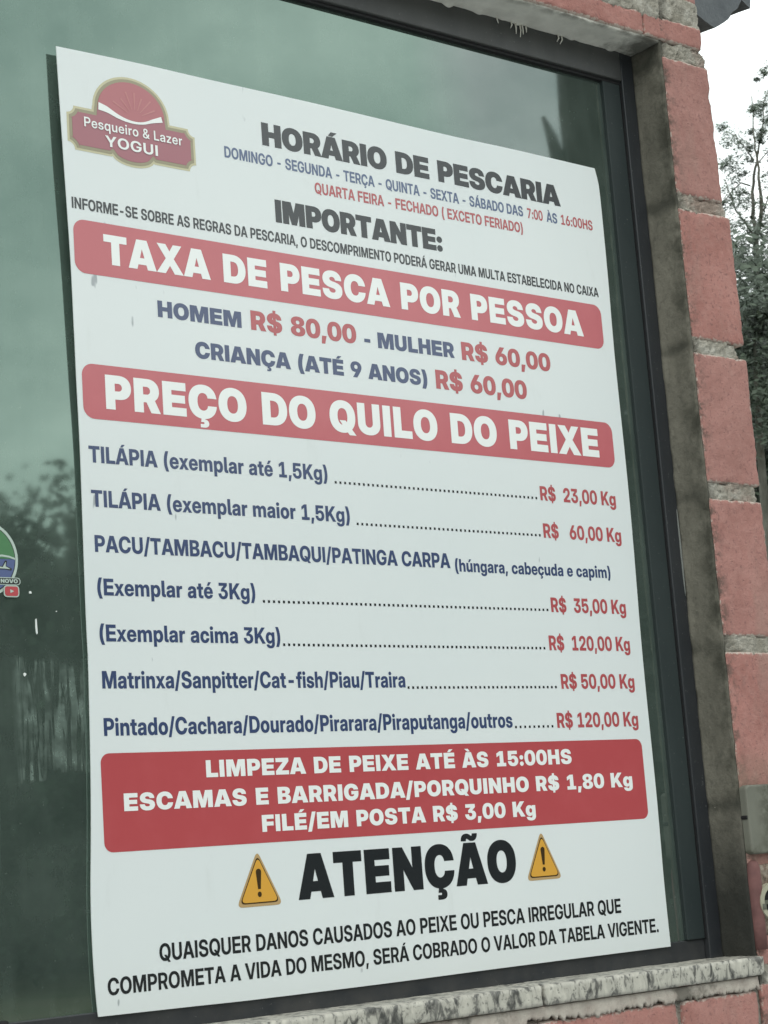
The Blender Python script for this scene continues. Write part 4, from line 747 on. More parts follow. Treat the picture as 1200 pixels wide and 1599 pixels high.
# strip of pale plaster under the sill with a ragged lower edge
def strip(u, v):
    x = WX0 + (.884 - WX0) * u
    z = -.0435 - (.0145 + .006 * (noise.noise(Vector((x * 9, 0, 3))) + .6 * noise.noise(Vector((x * 60, 2, 3))) + .8 * noise.noise(Vector((x * 170, 2, 3))) + .7 * noise.noise(Vector((x * 430, 2, 3)))) + .006 * (x < .5)) * v
    y = FRONT - .0022 + .0012 * noise.noise(Vector((x * 60, z * 60, 4)))
    return (x, y, z), (0, -1, 0)
skin(strip, 900, 5, .006, 'sill_bedding', m_strip, wall)

# ------------------------------------------------------------------ window
win = empty('window', (.35, .02, -.02))
tag(win, 'dark framed window of green mirrored glass set deep in the pink brick wall', 'window')
FY = -.005
GYF = .0055                      # front of the glass
fb = MB(); fb.box(.864, .8875, FY, .06, -.0215, 1.197); bevel(fb.build('side_jamb', m_fdark, win), .0012)
fb = MB(); fb.box(WX0, .8635, FY - .0005, .06, 1.150, 1.1970); bevel(fb.build('top_rail', m_frame, win), .0012)
fb = MB(); fb.box(WX0, .8635, .0028, .06, -.0215, .0045); bevel(fb.build('bottom_rail', m_fdark, win), .0012)
fb = MB(); fb.box(WX0, WX0 + .03, FY, .06, .005, 1.1495); bevel(fb.build('side_jamb', m_fdark, win), .0012)
fb = MB(); fb.box(.831, .8625, -.0005, .055, .0048, 1.147); bevel(fb.build('sash_stile', m_sash, win), .001)
fb = MB()
fb.box(WX0 + .03, .8633, FY + .004, .05, 1.1455, 1.1498)
fb.box(.8622, .8641, FY + .003, .05, .0047, 1.145)
fb.build('gasket', m_gasket, win)
gl = MB(); gl.box(WX0 + .025, .840, GYF, GYF + .005, .003, 1.1475)
pane = gl.build('glass_pane', m_glass, win)
lt = MB(); lt.box(-.125, -.0985, -.008, .0024, -.010, .0075); bevel(lt.build('latch', m_gasket, win), .003, 3)
# sealant bead along the jamb (thin pale line)
sb = MB()
pts = [(.8845 + .0008 * noise.noise(Vector((z * 9, 1, 1))), FY - .0008, z) for z in np.linspace(.44, .555, 24)]
sb.tube(pts, [.0004 + .0011 * math.sin(math.pi * i / 23) ** .5 for i in range(24)], 6)
sb.build('sealant_bead', m_sealant, win, True)
m_chalk = mat('white_paint', (.72, .76, .74), .7, .3)
for px_, py_, w, hgt in ((47, 925, .0035, .003), (57, 978, .0022, .020), (38.5, 1053, .0036, .0038), (88, 955, .0016, .0012)):
    d = ray(px_, py_); k = (GYF - CAM.y) / d.y; q = CAM + d * k
    fm_ = MB()
    r_ = random.Random(int(px_))
    ring = [(q.x + w/2 * math.cos(a) * r_.uniform(.6, 1.2), q.z + hgt/2 * math.sin(a) * r_.uniform(.6, 1.2)) for a in np.linspace(0, 2*math.pi, 9)[:-1]]
    n_ = len(ring)
    fm_.add([(a, GYF - .0008, b) for a, b in ring] + [(a, GYF + .0005, b) for a, b in ring], [tuple(range(n_)), tuple(range(2*n_-1, n_-1, -1))] + [(i, n_+i, n_+(i+1)%n_, (i+1)%n_) for i in range(n_)])
    fm_.build('paint_fleck', m_chalk, win)

# ------------------------------------------------------------------ granite sill
sill = empty('window_sill', (.35, -.03, -.042))
tag(sill, 'worn speckled granite sill in two slabs under the window', 'sill')
for a, b, sd in ((WX0 + .002, .5235, 31), (.5262, .8925, 32)):
    V, F = rough_box(a, b, -.0675, .003, -.0425, -.0195, .0045, .0022, .0006, sd, .0003)
    obj('slab', V, F, m_granite, sill, True)

# ------------------------------------------------------------------ electrical plate, fitting and painted conduit beside the window
m_plate = mat('grimy_cream_plastic', (.2, .2, .165), .6, .4)
g = G(m_plate)
c = g.ramp(g.noise(14, 4), (.3, (.125, .13, .105)), (.7, (.165, .168, .138)))
x, y, z = g.xyz()
k = g.math('MULTIPLY', g.mr(x, .900, .930), g.ramp(g.noise(60, 6, .7), (.42, 0.0), (.56, 1.0)))
c = g.mix(g.math('MULTIPLY', k, .8), c, (.045, .045, .03))
k = g.math('MULTIPLY', g.mr(z, .126, .106), g.ramp(g.noise(70, 6, .7, g.co((1, 1, 1), loc=(1, 5, 2))), (.4, 0.0), (.6, 1.0)))
c = g.mix(g.math('MULTIPLY', k, .7), c, (.07, .07, .05))
g.color(c)
g.bump(g.noise(90, 5), .2, .001)
plate = empty('electrical_cover', (.917, -.066, .105))
tag(plate, 'grimy cream rounded blank cover plate on the brick beside the window, above the round fitting', 'cover plate')
def rrect(x0, x1, z0, z1, r, n=6):
    P = []
    for cx_, cz_, a0 in ((x1-r, z1-r, 0), (x0+r, z1-r, 90), (x0+r, z0+r, 180), (x1-r, z0+r, 270)):
        for k in range(n + 1):
            a = rad(a0 + 90 * k / n); P.append((cx_ + r*math.cos(a), cz_ + r*math.sin(a)))
    return np.array(P)
def prism(P, y0, y1, name, m, parent, bev=0.0, smooth=False):
    n = len(P)
    v = [(p[0], y0, p[1]) for p in P] + [(p[0], y1, p[1]) for p in P]
    f = [tuple(range(n)) , tuple(range(2*n-1, n-1, -1))] + [(i, n+i, n+(i+1) % n, (i+1) % n) for i in range(n)]
    o = obj(name, v, f, m, parent, smooth)
    if bev:
        bm = bmesh.new(); bm.from_mesh(o.data)
        ed = [e for e in bm.edges if all(abs(w.co.y - y0) < 1e-6 for w in e.verts)]
        bmesh.ops.bevel(bm, geom=ed, offset=bev, segments=3, affect='EDGES', profile=.5)
        bm.to_mesh(o.data); bm.free()
    bm = bmesh.new(); bm.from_mesh(o.data); bmesh.ops.recalc_face_normals(bm, faces=bm.faces[:]); bm.to_mesh(o.data); bm.free()
    return o
prism(rrect(.8895, .972, .104, .190, .006), -.0700, -.058, 'plate', m_plate, plate, .003)
sc_ = MB(); sc_.tube([(.8900, -.0672, .150), (.8900, -.058, .150)], [.0026, .0026], 10); sc_.build('screw', m_gasket, plate)

fit = empty('round_fitting', (.9185, -.066, .045))
tag(fit, 'cream round pipe fitting stuck in chipped mortar below the cover plate', 'pipe fitting')
m_fit = mat('cream_pvc', (.34, .33, .25), .5, .4)
cx_, cz_ = .9185, .045
def annulus(r0, r1, y0, y1, n=40):
    b = MB(); v = []; f = []
    for r, y_ in ((r0, y0), (r1, y0), (r1, y1), (r0, y1)):
        v += [(cx_ + r*math.cos(2*math.pi*k/n), y_, cz_ + r*math.sin(2*math.pi*k/n)) for k in range(n)]
    for q in range(4):
        for k in range(n):
            f.append((q*n+k, q*n+(k+1) % n, ((q+1) % 4)*n+(k+1) % n, ((q+1) % 4)*n+k))
    b.add(v, f); return b
annulus(.016, .0225, -.069, -.055).build('rim', m_fit, fit, False)
b_ = MB(); b_.tube([(cx_, -.064, cz_), (cx_, -.055, cz_)], [.016, .016], 32); b_.build('core', m_gasket, fit)
b_ = MB(); b_.box(cx_ - .0205, cx_ - .014, -.0698, -.060, cz_ - .009, cz_ - .002); b_.box(cx_ - .021, cx_ + .02, -.0688, -.06, cz_ - .003, cz_ + .002); b_.build('clip', m_plate, fit)
m_chip = mat('chipped_mortar', (.2, .17, .14), .95, .2)
g = G(m_chip); g.color(g.ramp(g.noise(70, 6, .7), (.35, (.05, .045, .036)), (.5, (.20, .15, .12)), (.7, (.40, .37, .31)))); g.bump(g.noise(150, 6, .7), .8, .003)
V, F = rough_box(cx_ - .0275, cx_ + .034, -.0622, -.05, cz_ - .042, cz_ + .046, .002, .004, .0012, 77, .0012)
obj('mortar_collar', V, F, m_chip, fit, True)

con = empty('conduit', (.8985, -.06, -.03))
tag(con, 'pink painted conduit end, coloured as in shade, running down beside the round fitting', 'conduit')
m_cond = mat('shaded_pink_paint', (.25, .10, .095), .75, .3)  # pink paint with the shade below the plate put into its colour
g = G(m_cond); g.color(g.ramp(g.noise(30, 5), (.35, (.115, .056, .054)), (.65, (.19, .090, .084)))); g.bump(g.noise(120, 4), .4, .002)
b_ = MB()
zz = [.097, .0965, .094, .088, .07, .05, .02, -.012]
rr_ = [.001, .0045, .0075, .0092, .0098, .0092, .0088, .0088]
b_.tube([(.8985, -.0585, z) for z in zz], rr_, 16)
b_.build('pipe', m_cond, con, True)

# ------------------------------------------------------------------ roof verge over the corner
roof = empty('roof', (.9, .4, 1.66))
tag(roof, 'jagged grey slab edge of the roof sticking out past the top corner of the brick wall', 'roof')
m_slate = mat('weathered_grey_slate', (.09, .10, .11), .8, .3)
g = G(m_slate); g.color(g.ramp(g.noise(18, 6, .6), (.3, (.085, .095, .105)), (.7, (.15, .165, .175)))); g.bump(g.noise(60, 6, .65), .6, .004)
m_sl2 = mat('grey_roof_sheet', (.12, .125, .13), .85, .3)
rb = MB(); rb.box(-1.6, 1.15, -.12, 3.1, 1.66, 1.70); bevel(rb.build('roof_deck', m_sl2, roof), .006)
VY = .045
def onY(px, py, y):
    d = ray(px, py); k = (y - CAM.y) / d.y; q = CAM + d * k; return (q.x, q.z)
P = [onY(a, b, VY) for a, b in ((1098, 30), (1101, 33), (1106, 36), (1111, 40.5), (1117, 43.5), (1122, 41), (1129, 36.5), (1136, 32), (1140, 26.5), (1143, 20), (1146, 17), (1150, 14.5), (1152.5, 12.5), (1154, 8), (1158, 0))]
P = [(P[0][0] - .02, 1.66)] + [(P[0][0] - .02, P[0][1] + .01)] + P + [(P[-1][0] + .02, 1.36), (P[-1][0] + .05, 1.50), (P[-1][0] + .06, 1.66)]
v_, f_ = [], []
ny_ = 7
for j in range(ny_):
    t = j / (ny_ - 1)
    for i, (a, b) in enumerate(P):
        q = Vector((a, 0, b)) * 1
        jit = .004 * noise.noise(Vector((a * 60, j * 3.3, b * 60)))
        v_.append((a + jit + .008 * t, VY + .16 * t, b + jit + .02 * t))
n_ = len(P)
f_.append(tuple(range(n_)))
for j in range(ny_ - 1):
    for i in range(n_):
        f_.append((j*n_+i, (j+1)*n_+i, (j+1)*n_+(i+1) % n_, j*n_+(i+1) % n_))
f_.append(tuple((ny_-1)*n_ + i for i in range(n_-1, -1, -1)))
vg = obj('verge_slab', v_, f_, m_slate, roof)
bm = bmesh.new(); bm.from_mesh(vg.data); bmesh.ops.recalc_face_normals(bm, faces=bm.faces[:]); bm.to_mesh(vg.data); bm.free()

# ------------------------------------------------------------------ the price sign
sign = empty('price_sign', (.4, 0, 0))
tag(sign, 'large white printed price board with red bands and a club logo, over the window glass', 'sign')
def bend(x, z):
    e = math.exp(-max(x, 0) / .16)
    b = -.0035 * e * math.sin(math.pi * min(max((z - .1) / .9, 0), 1)) + .0012 * math.sin(x * 5.1 + z * 4.0)
    e2 = math.exp(-max(.8 - x, 0) / .1)
    t = min(max((z - .52) / .45, 0), 1); t = t * t * (3 - 2 * t)
    return b * .5 - .0012 * e2 * math.sin(math.pi * min(max(z, 0), 1)) + .0010 * math.sin(z * 6.5) * (1 - x) - .0062 * t * math.exp(-max(x, 0) / .30)
def stand(x, z, lift=0.0):
    """a print position measured as if the sheet were flat -> its place on the sheet standing off the glass"""
    y = bend(x, z)
    return (x + .55 * y * (1 - x), y - lift, z + .59 * y * (z - .13))
def flat(name, V, F, m, parent, layer):
    v = [stand(a, b, .00022 * layer) for a, b in V]
    # face the viewer (-y)
    F2 = []
    for f in F:
        (ax, az), (bx_, bz_), (cx2, cz2) = V[f[0]], V[f[1]], V[f[2]]
        if (bx_-ax)*(cz2-az) - (cx2-ax)*(bz_-az) < 0: f = (f[0], f[2], f[1])
        F2.append(f)
    return obj(name, v, F2, m, parent, True)
def gridpts(P, step=.02):
    P = np.asarray(P); res = []
    x0, z0 = P.min(0); x1, z1 = P.max(0)
    for a in np.arange(x0 + step * .5, x1, step):
        for b in np.arange(z0 + step * .5, z1, step):
            if min(a-x0, x1-a, b-z0, z1-b) > step*.35: res.append((float(a), float(b)))
    return res
def dense(P, step=.012):
    Q = []
    for i in range(len(P)):
        a, b = np.array(P[i]), np.array(P[(i+1) % len(P)])
        n = max(1, int(np.linalg.norm(b-a) / step))
        for k in range(n): Q.append(tuple(a + (b-a)*k/n))
    return np.array(Q)
def shape(name, P, m, parent, layer, grid=False, holes=()):
    P = np.asarray(P, float)
    if grid: P = dense(P)
    if area(P) < 0: P = P[::-1]
    V, F = fill([P] + [np.asarray(h_)[::1] for h_ in holes], gridpts(P) if grid else ())
    return flat(name, V, F, m, parent, layer)
def inset(P, d):
    P = np.asarray(P, float)
    return offset(P, (d, d), -1 if area(P) > 0 else 1)

left = [(.0, 1.015), (.003, .897), (.0062, .78), (.0068, .70), (.0070, .64), (.0076, .57), (.0066, .464), (.006, .39), (.0062, .345), (.0037, .242), (.0010, .178), (-.0024, .116), (-.003, .066), (-.0017, .023), (0, 0)]
bottom = [(.107, -.0011), (.185, -.002), (.353, -.002), (.539, -.0008), (.80, 0)]
right = [(.7990, .076), (.8003, .187), (.7993, .357), (.8022, .50), (.8033, .594), (.8024, .753), (.8045, .86), (.8052, .938), (.8050, .985), (.8035, 1.0), (.800, 1.015)]
topl = [(.6535, 1.0158), (.546, 1.0150), (.349, 1.0168), (.197, 1.0165), (.105, 1.0168)]
# soften the outline
raw = left + bottom + right + topl
def smooth_open(pts, step=.012):
    pts = np.array(pts); seg = np.linalg.norm(np.diff(pts, axis=0), axis=1); t = np.r_[0, np.cumsum(seg)]
    out_ = []
    for k in np.linspace(0, t[-1], max(3, int(t[-1] / step))):
        i = min(np.searchsorted(t, k, 'right') - 1, len(pts) - 2); u = (k - t[i]) / (t[i+1] - t[i])
        p0, p1, p2, p3 = pts[max(i-1, 0)], pts[i], pts[i+1], pts[min(i+2, len(pts)-1)]
        out_.append(tuple(.5*((2*p1)+(-p0+p2)*u+(2*p0-5*p1+4*p2-p3)*u*u+(-p0+3*p1-3*p2+p3)*u**3)))
    return out_
OUT = smooth_open(left)[:-1] + smooth_open([(0, 0)] + bottom)[:-1] + smooth_open([(.80, 0)] + right)[:-1] + smooth_open([(.80, 1.015)] + topl + [(0, 1.015)])[:-1]
P = np.array(OUT)
if area(P) < 0: P = P[::-1]
V, F = fill([P], gridpts(P, .02))
n0 = len(V)
vv = [stand(a, b) for a, b in V] + [stand(a, b, -.0012) for a, b in V]
ff = []
for f in F:
    (ax, az), (bx_, bz_), (cx2, cz2) = V[f[0]], V[f[1]], V[f[2]]
    if (bx_-ax)*(cz2-az) - (cx2-ax)*(bz_-az) < 0: f = (f[0], f[2], f[1])
    ff.append(f); ff.append((f[2]+n0, f[1]+n0, f[0]+n0))
key = {(round(a, 5), round(b, 5)): i for i, (a, b) in enumerate(V)}
ids = [key.get((round(a, 5), round(b, 5))) for a, b in P]
for i in range(len(ids)):
    a, b = ids[i], ids[(i+1) % len(ids)]
    if a is not None and b is not None: ff.append((b, a, a + n0, b + n0))
obj('sheet', vv, ff, m_sheet, sign, False)

BLACK = (1.0, .030, .010)      # stroke weights
BAND = (1.0, .014, .006)
FEE = (1.0, .012, .006)
CN = (.52, .012, .004)
MED = (.66, .012, .006)
PRICE = (.72, .010, .006)
def line(name, txt, x0, x1, zb, h, m, bold, parent=None, layer=1, track=0.0, label=None):
    V, F = lettering(txt, x0, x1, zb, h, bold, track)
    o = flat(name, V, F, m, parent or sign, layer)
    if label: o['label'] = label
    return o
line('heading_text', 'HORÁRIO DE PESCARIA', .2611, .7306, .9502, .0280, m_black, BLACK)
line('schedule_text', 'DOMINGO - SEGUNDA - TERÇA - QUINTA - SEXTA - SÁBADO DAS', .2079, .6621, .9258, .0136, m_navy2, CN)
line('hour_text', '7:00', .6694, .6961, .9252, .0136, m_red, CN)
line('schedule_text', 'ÀS', .7027, .7216, .9254, .0136, m_navy2, CN)
line('hour_text', '16:00HS', .7285, .7851, .9256, .0136, m_red, CN)
line('closing_day_text', 'QUARTA FEIRA - FECHADO ( EXCETO FERIADO)', .3319, .6591, .9032, .0137, m_red, CN)
line('heading_text', 'IMPORTANTE:', .2731, .5216, .8586, .0276, m_black, BLACK)
line('notice_text', 'INFORME-SE SOBRE AS REGRAS DA PESCARIA, O DESCOMPRIMENTO PODERÁ GERAR UMA MULTA ESTABELECIDA NO CAIXA', .0103, .7839, .8338, .0127, m_black, CN)

b1 = shape('red_band', rrect(.0108, .7847, .7628, .8224, .013, 8), m_band, sign, 1, True)
line('band_lettering', 'TAXA DE PESCA POR PESSOA', .0462, .7494, .7765, .0335, m_white, BAND, b1, 2, .02)
line('fee_text', 'HOMEM', .1093, .2174, .7255, .0187, m_navy, FEE)
line('price_text', 'R$ 80,00', .2300, .3777, .7252, .0227, m_red, FEE)
V, F = fill([np.array([(.3891, .7287), (.3980, .7287), (.3980, .7330), (.3891, .7330)])]); flat('fee_text', V, F, m_navy, sign, 1)
line('fee_text', 'MULHER', .4091, .5266, .7238, .0192, m_navy, FEE)
line('price_text', 'R$ 60,00', .5382, .6855, .7230, .0230, m_red, FEE)
line('fee_text', 'CRIANÇA (ATÉ 9 ANOS)', .1543, .4804, .6843, .0190, m_navy, FEE)
line('price_text', 'R$ 60,00', .4936, .6408, .6825, .0236, m_red, FEE)
b2 = shape('red_band', rrect(.0133, .7836, .6045, .6640, .013, 8), m_band, sign, 1, True)
line('band_lettering', 'PREÇO DO QUILO DO PEIXE', .0403, .7568, .6165, .0374, m_white, BAND, b2, 2, .02)

def dots(x0, x1, z, n, r=.00145):
    V, F = [], []
    for i in range(n):
        cx2 = x0 + r + (x1 - x0 - 2*r) * i / (n - 1)
        b = len(V); V += [(cx2-r, z), (cx2+r, z), (cx2+r, z+2*r), (cx2-r, z+2*r)]; F += [(b, b+1, b+2), (b, b+2, b+3)]
    flat('leader_dots', V, F, m_black, sign, 1)
FISH = [
 ('TILÁPIA (exemplar até 1,5Kg)', .0171, .3225, .5575, .0178, (.3321, .6424, .5552), 'R$  23,00 Kg', .6478, .7781, .5542),
 ('TILÁPIA (exemplar maior 1,5Kg)', .0178, .3502, .5106, .0178, (.3594, .6427, .5083), 'R$   60,00 Kg', .6477, .7816, .5070),
 ('PACU/TAMBACU/TAMBAQUI/PATINGA CARPA', .0195, .4939, .4631, .0177, None, None, 0, 0, 0),
 ('(Exemplar até 3Kg)', .0201, .2145, .4180, .0176, (.2239, .6445, .4153), 'R$  35,00 Kg', .6495, .7775, .4142),
 ('(Exemplar acima 3Kg)', .0203, .2440, .3703, .0176, (.2472, .6340, .3680), 'R$  120,00 Kg', .6408, .7785, .3670),
 ('Matrinxa/Sanpitter/Cat-fish/Piau/Traira', .0209, .4134, .3220, .0180, (.4162, .6473, .3205), 'R$ 50,00 Kg', .6550, .7801, .3197),
 ('Pintado/Cachara/Dourado/Pirarara/Piraputanga/outros', .0204, .5710, .2739, .0182, (.5744, .6361, .2730), 'R$ 120,00 Kg', .6427, .7803, .2723),
]
for t_, a, b, z, h_, dt, pr, pa, pb, pz in FISH:
    line('fish_text', t_, a, b, z, h_, m_navy, MED)
    if dt:
        dots(dt[0], dt[1], dt[2], max(8, int(round((dt[1] - dt[0]) / .0066))))
        line('price_text', pr, pa, pb, pz, .0182, m_red, PRICE)
line('fish_text', '(húngara, cabeçuda e capim)', .5010, .7563, .4597, .0152, m_navy, MED)

b3 = shape('red_band', rrect(.0150, .7826, .1575, .2564, .010, 8), m_bandlow, sign, 1, True)
LOWB = (1.0, .012, .006)
for t_, a, b, z in (('LIMPEZA DE PEIXE ATÉ ÀS 15:00HS', .1393, .6609, .2286), ('ESCAMAS E BARRIGADA/PORQUINHO R$ 1,80 Kg', .0395, .7600, .1977), ('FILÉ/EM POSTA R$ 3,00 Kg', .2056, .5955, .1689)):
    line('band_lettering', t_, a, b, z, .0178, m_white, LOWB, b3, 2, .02)

def warn(x0, x1, z0, z1):
    xm_ = (x0 + x1) / 2
    def rtri(s, r):
        P = []
        k = .0
        A = [(x0 + s*1.25, z0 + s), (x1 - s*1.25, z0 + s), (xm_, z1 - s*1.6)]
        for i in range(3):
            p, a, b = np.array(A[i]), np.array(A[i-1]), np.array(A[(i+1) % 3])
            pa = p + (a-p)/np.linalg.norm(a-p)*r; pb = p + (b-p)/np.linalg.norm(b-p)*r
            for t in np.linspace(0, 1, 7): P.append(tuple((1-t)**2*pa + 2*t*(1-t)*p + t*t*pb))
        return P
    o = shape('warning_triangle', rtri(-.0015, .008), m_tan, sign, 1)
    shape('border_line', rtri(.0016, .007), m_brown, o, 2)
    shape('amber_field', rtri(.0029, .0065), m_amber, o, 3)
    w = (x1 - x0) * .062
    zt, zb_ = z0 + (z1-z0)*.69, z0 + (z1-z0)*.30
    ex = [(xm_ + w*math.cos(a), zt - w + w*math.sin(a)) for a in np.linspace(0, math.pi, 9)] + [(xm_ - w*.5, zb_), (xm_ + w*.5, zb_)]
    shape('exclamation_bar', ex, m_brown, o, 4)
    shape('exclamation_dot', [(xm_ + w*.75*math.cos(a), z0 + (z1-z0)*.20 + w*.85*math.sin(a)) for a in np.linspace(0, 2*math.pi, 17)[:-1]], m_brown, o, 4)
warn(.1697, .2244, .0937, .1480)
warn(.5743, .6274, .0955, .1490)
line('heading_text', 'ATENÇÃO', .2469, .5581, .0950, .0480, m_black, (1.0, .022, .008), track=.03)
line('notice_text', 'QUAISQUER DANOS CAUSADOS AO PEIXE OU PESCA IRREGULAR QUE', .0722, .7209, .0467, .0172, m_black, CN)
line('notice_text', 'COMPROMETA A VIDA DO MESMO, SERÁ COBRADO O VALOR DA TABELA VIGENTE.', .0117, .7817, .0190, .0166, m_black, CN)

# logo plaque
def plaque():
    P = []
    nr = .0085
    x0, x1, z0, z1 = .0088, .1690, .9005, .9505
    def arc(cx2, cz2, rx, rz, a0, a1, n=8):
        return [(cx2 + rx*math.cos(rad(a)), cz2 + rz*math.sin(rad(a))) for a in np.linspace(a0, a1, n)]
    P += arc(x0, z1, nr, nr, 270, 360)                     # notch top left, going right
    P += [(.0395, z1)] + [(.0400, .9545)]
    P += arc(.0885, .9545, .0480, .0422, 178, 2, 26)
    P += [(.1370, z1)]
    P += arc(x1, z1, nr, nr, 180, 270)
    P += arc(x1, z0, nr, nr, 90, 180)
    P += [(.1150, z0)] + arc(.0885, .9040, .0265, .0115, -14, -166, 12) + [(.0620, z0)]
    P += arc(x0, z0, nr, nr, 0, 90)
    return np.array(P)
PL = plaque()
logo = shape('logo', PL, m_beige, sign, 1)
shape('logo_border', inset(PL, .0026), m_olive, logo, 2)
shape('logo_field', inset(PL, .0062), m_maroon, logo, 3)
sunp = [(.0885 + .0418*math.cos(a), .9545 + .0360*math.sin(a)) for a in np.linspace(math.pi*1.0, 0, 26)]
wt = [(.0478, .9602), (.058, .9572), (.070, .9512), (.081, .9474), (.0926, .9460), (.104, .9478), (.115, .9530), (.1260, .9580)]
wb = [(.0472, .9515), (.058, .9500), (.070, .9460), (.081, .9438), (.0926, .9432), (.104, .9448), (.115, .9485), (.1277, .9515)]
shape('logo_sun', sunp + wt[::-1], m_rose, logo, 4)
shape('logo_wave', smooth_open(wt, .003) + smooth_open(wb, .003)[::-1], m_white, logo, 5)
V, F = [], []
for k in range(7):
    a = rad(28 + k * 20.5); r0, r1 = .010, .029 + .003 * math.sin(k * 2.2)
    cxl, czl = .0925, .9500
    d_ = np.array([math.cos(a), math.sin(a)]); n2 = np.array([-d_[1], d_[0]])
    c0 = np.array([cxl, czl])
    q = [c0 + d_*r0 - n2*.0004, c0 + d_*r1 - n2*.0010, c0 + d_*r1 + n2*.0010, c0 + d_*r0 + n2*.0004]
    b = len(V); V += [tuple(p) for p in q]; F += [(b, b+1, b+2), (b, b+2, b+3)]
flat('logo_rays', V, F, m_ray, logo, 5)
line('logo_lettering', 'Pesqueiro & Lazer', .0290, .1515, .9288, .0112, m_white, (.35, .006, .004), logo, 6, .02)
line('logo_lettering', 'YOGUI', .0538, .1193, .9108, .0124, m_white, (.5, .006, .004), logo, 6, .02)

# ------------------------------------------------------------------ sticker on the glass
st = empty('round_sticker', (-.10, .005, .45))
tag(st, 'round green and blue fishing sticker with red play badge, on the glass', 'sticker')
m_sgreen = mat('green_print', (.065, .19, .08), .4); m_sblue = mat('blue_print', (.08, .11, .24), .4)
m_swhite = mat('white_print', (.42, .51, .46), .4); m_sred = mat('red_print', (.42, .06, .07), .4); m_sblack = mat('black_print', (.012, .014, .014), .4)
def sflat(name, P, m, layer, th=.0003, parent=st):
    P = np.asarray(P, float)
    if area(P) < 0: P = P[::-1]
    V, F = fill([P]); y_ = GYF - .0002 - .00025 * layer
    n_ = len(V)
    return obj(name, [(a, y_, b) for a, b in V], [f if ((V[f[1]][0]-V[f[0]][0])*(V[f[2]][1]-V[f[0]][1]) - (V[f[2]][0]-V[f[0]][0])*(V[f[1]][1]-V[f[0]][1])) > 0 else f[::-1] for f in F], m, parent)
scx, scz, sr = -.1035, .4525, .0380
circ = lambda r, n=48: [(scx + r*math.cos(a), scz + r*1.02*math.sin(a)) for a in np.linspace(0, 2*math.pi, n + 1)[:-1]]
sflat('rim', circ(sr), m_swhite, 1)
sflat('outline', circ(sr - .0030), m_sblack, 2)
sflat('sky_field', [(scx + (sr-.0038)*math.cos(a), scz + (sr-.0038)*1.02*math.sin(a)) for a in np.linspace(rad(0), rad(180), 30)], m_sgreen, 3)
sflat('water_field', [(scx + (sr-.0038)*math.cos(a), scz + .0003 + (sr-.0038)*1.02*math.sin(a)) for a in np.linspace(rad(180), rad(360), 30)], m_sblue, 3)
sflat('wave_line', [(scx + (sr-.0036), scz - .0006), (scx + .028, scz + .0015), (scx + .020, scz + .0024), (scx + .012, scz + .001), (scx - .03, scz), (scx - .03, scz + .002), (scx + .012, scz + .003), (scx + .020, scz + .0044), (scx + .028, scz + .0034), (scx + (sr-.0036), scz + .0014)], m_swhite, 4)
sflat('fish_tail', [(scx + .010, scz - .006), (scx + .020, scz - .0075), (scx + .0235, scz - .0015), (scx + .0255, scz - .002), (scx + .0245, scz - .007), (scx + .0305, scz - .0095), (scx + .0300, scz - .0115), (scx + .0225, scz - .0105), (scx + .010, scz - .0105)], m_sblack, 4)
sflat('fish_tail', [(scx + .010, scz - .007), (scx + .0205, scz - .0083), (scx + .0240, scz - .0028), (scx + .0238, scz - .0075), (scx + .0290, scz - .0102), (scx + .0225, scz - .0098), (scx + .010, scz - .0095)], m_swhite, 5)
sflat('name_plate', rrect(scx - .036, scx + .0395, scz - .0262, scz - .0185, .0036), m_swhite, 4)
sflat('name_plate', rrect(scx - .035, scx + .0385, scz - .0253, scz - .0194, .0028), m_sblack, 5)
V, F = lettering('NOVO', scx + .0175, scx + .0362, scz - .0243, .0040, (.8, .02, .01))
obj('name_lettering', [(a, GYF - .0018, b) for a, b in V], [f if ((V[f[1]][0]-V[f[0]][0])*(V[f[2]][1]-V[f[0]][1]) - (V[f[2]][0]-V[f[0]][0])*(V[f[1]][1]-V[f[0]][1])) > 0 else f[::-1] for f in F], m_swhite, st)
sflat('play_badge', rrect(scx + .0205, scx + .0375, scz - .0385, scz - .0265, .0035), m_swhite, 6)
sflat('play_badge_field', rrect(scx + .0217, scx + .0363, scz - .0373, scz - .0277, .0026), m_sred, 7)
sflat('play_arrow', [(scx + .0275, scz - .0345), (scx + .0315, scz - .0325), (scx + .0275, scz - .0305)], m_swhite, 8)

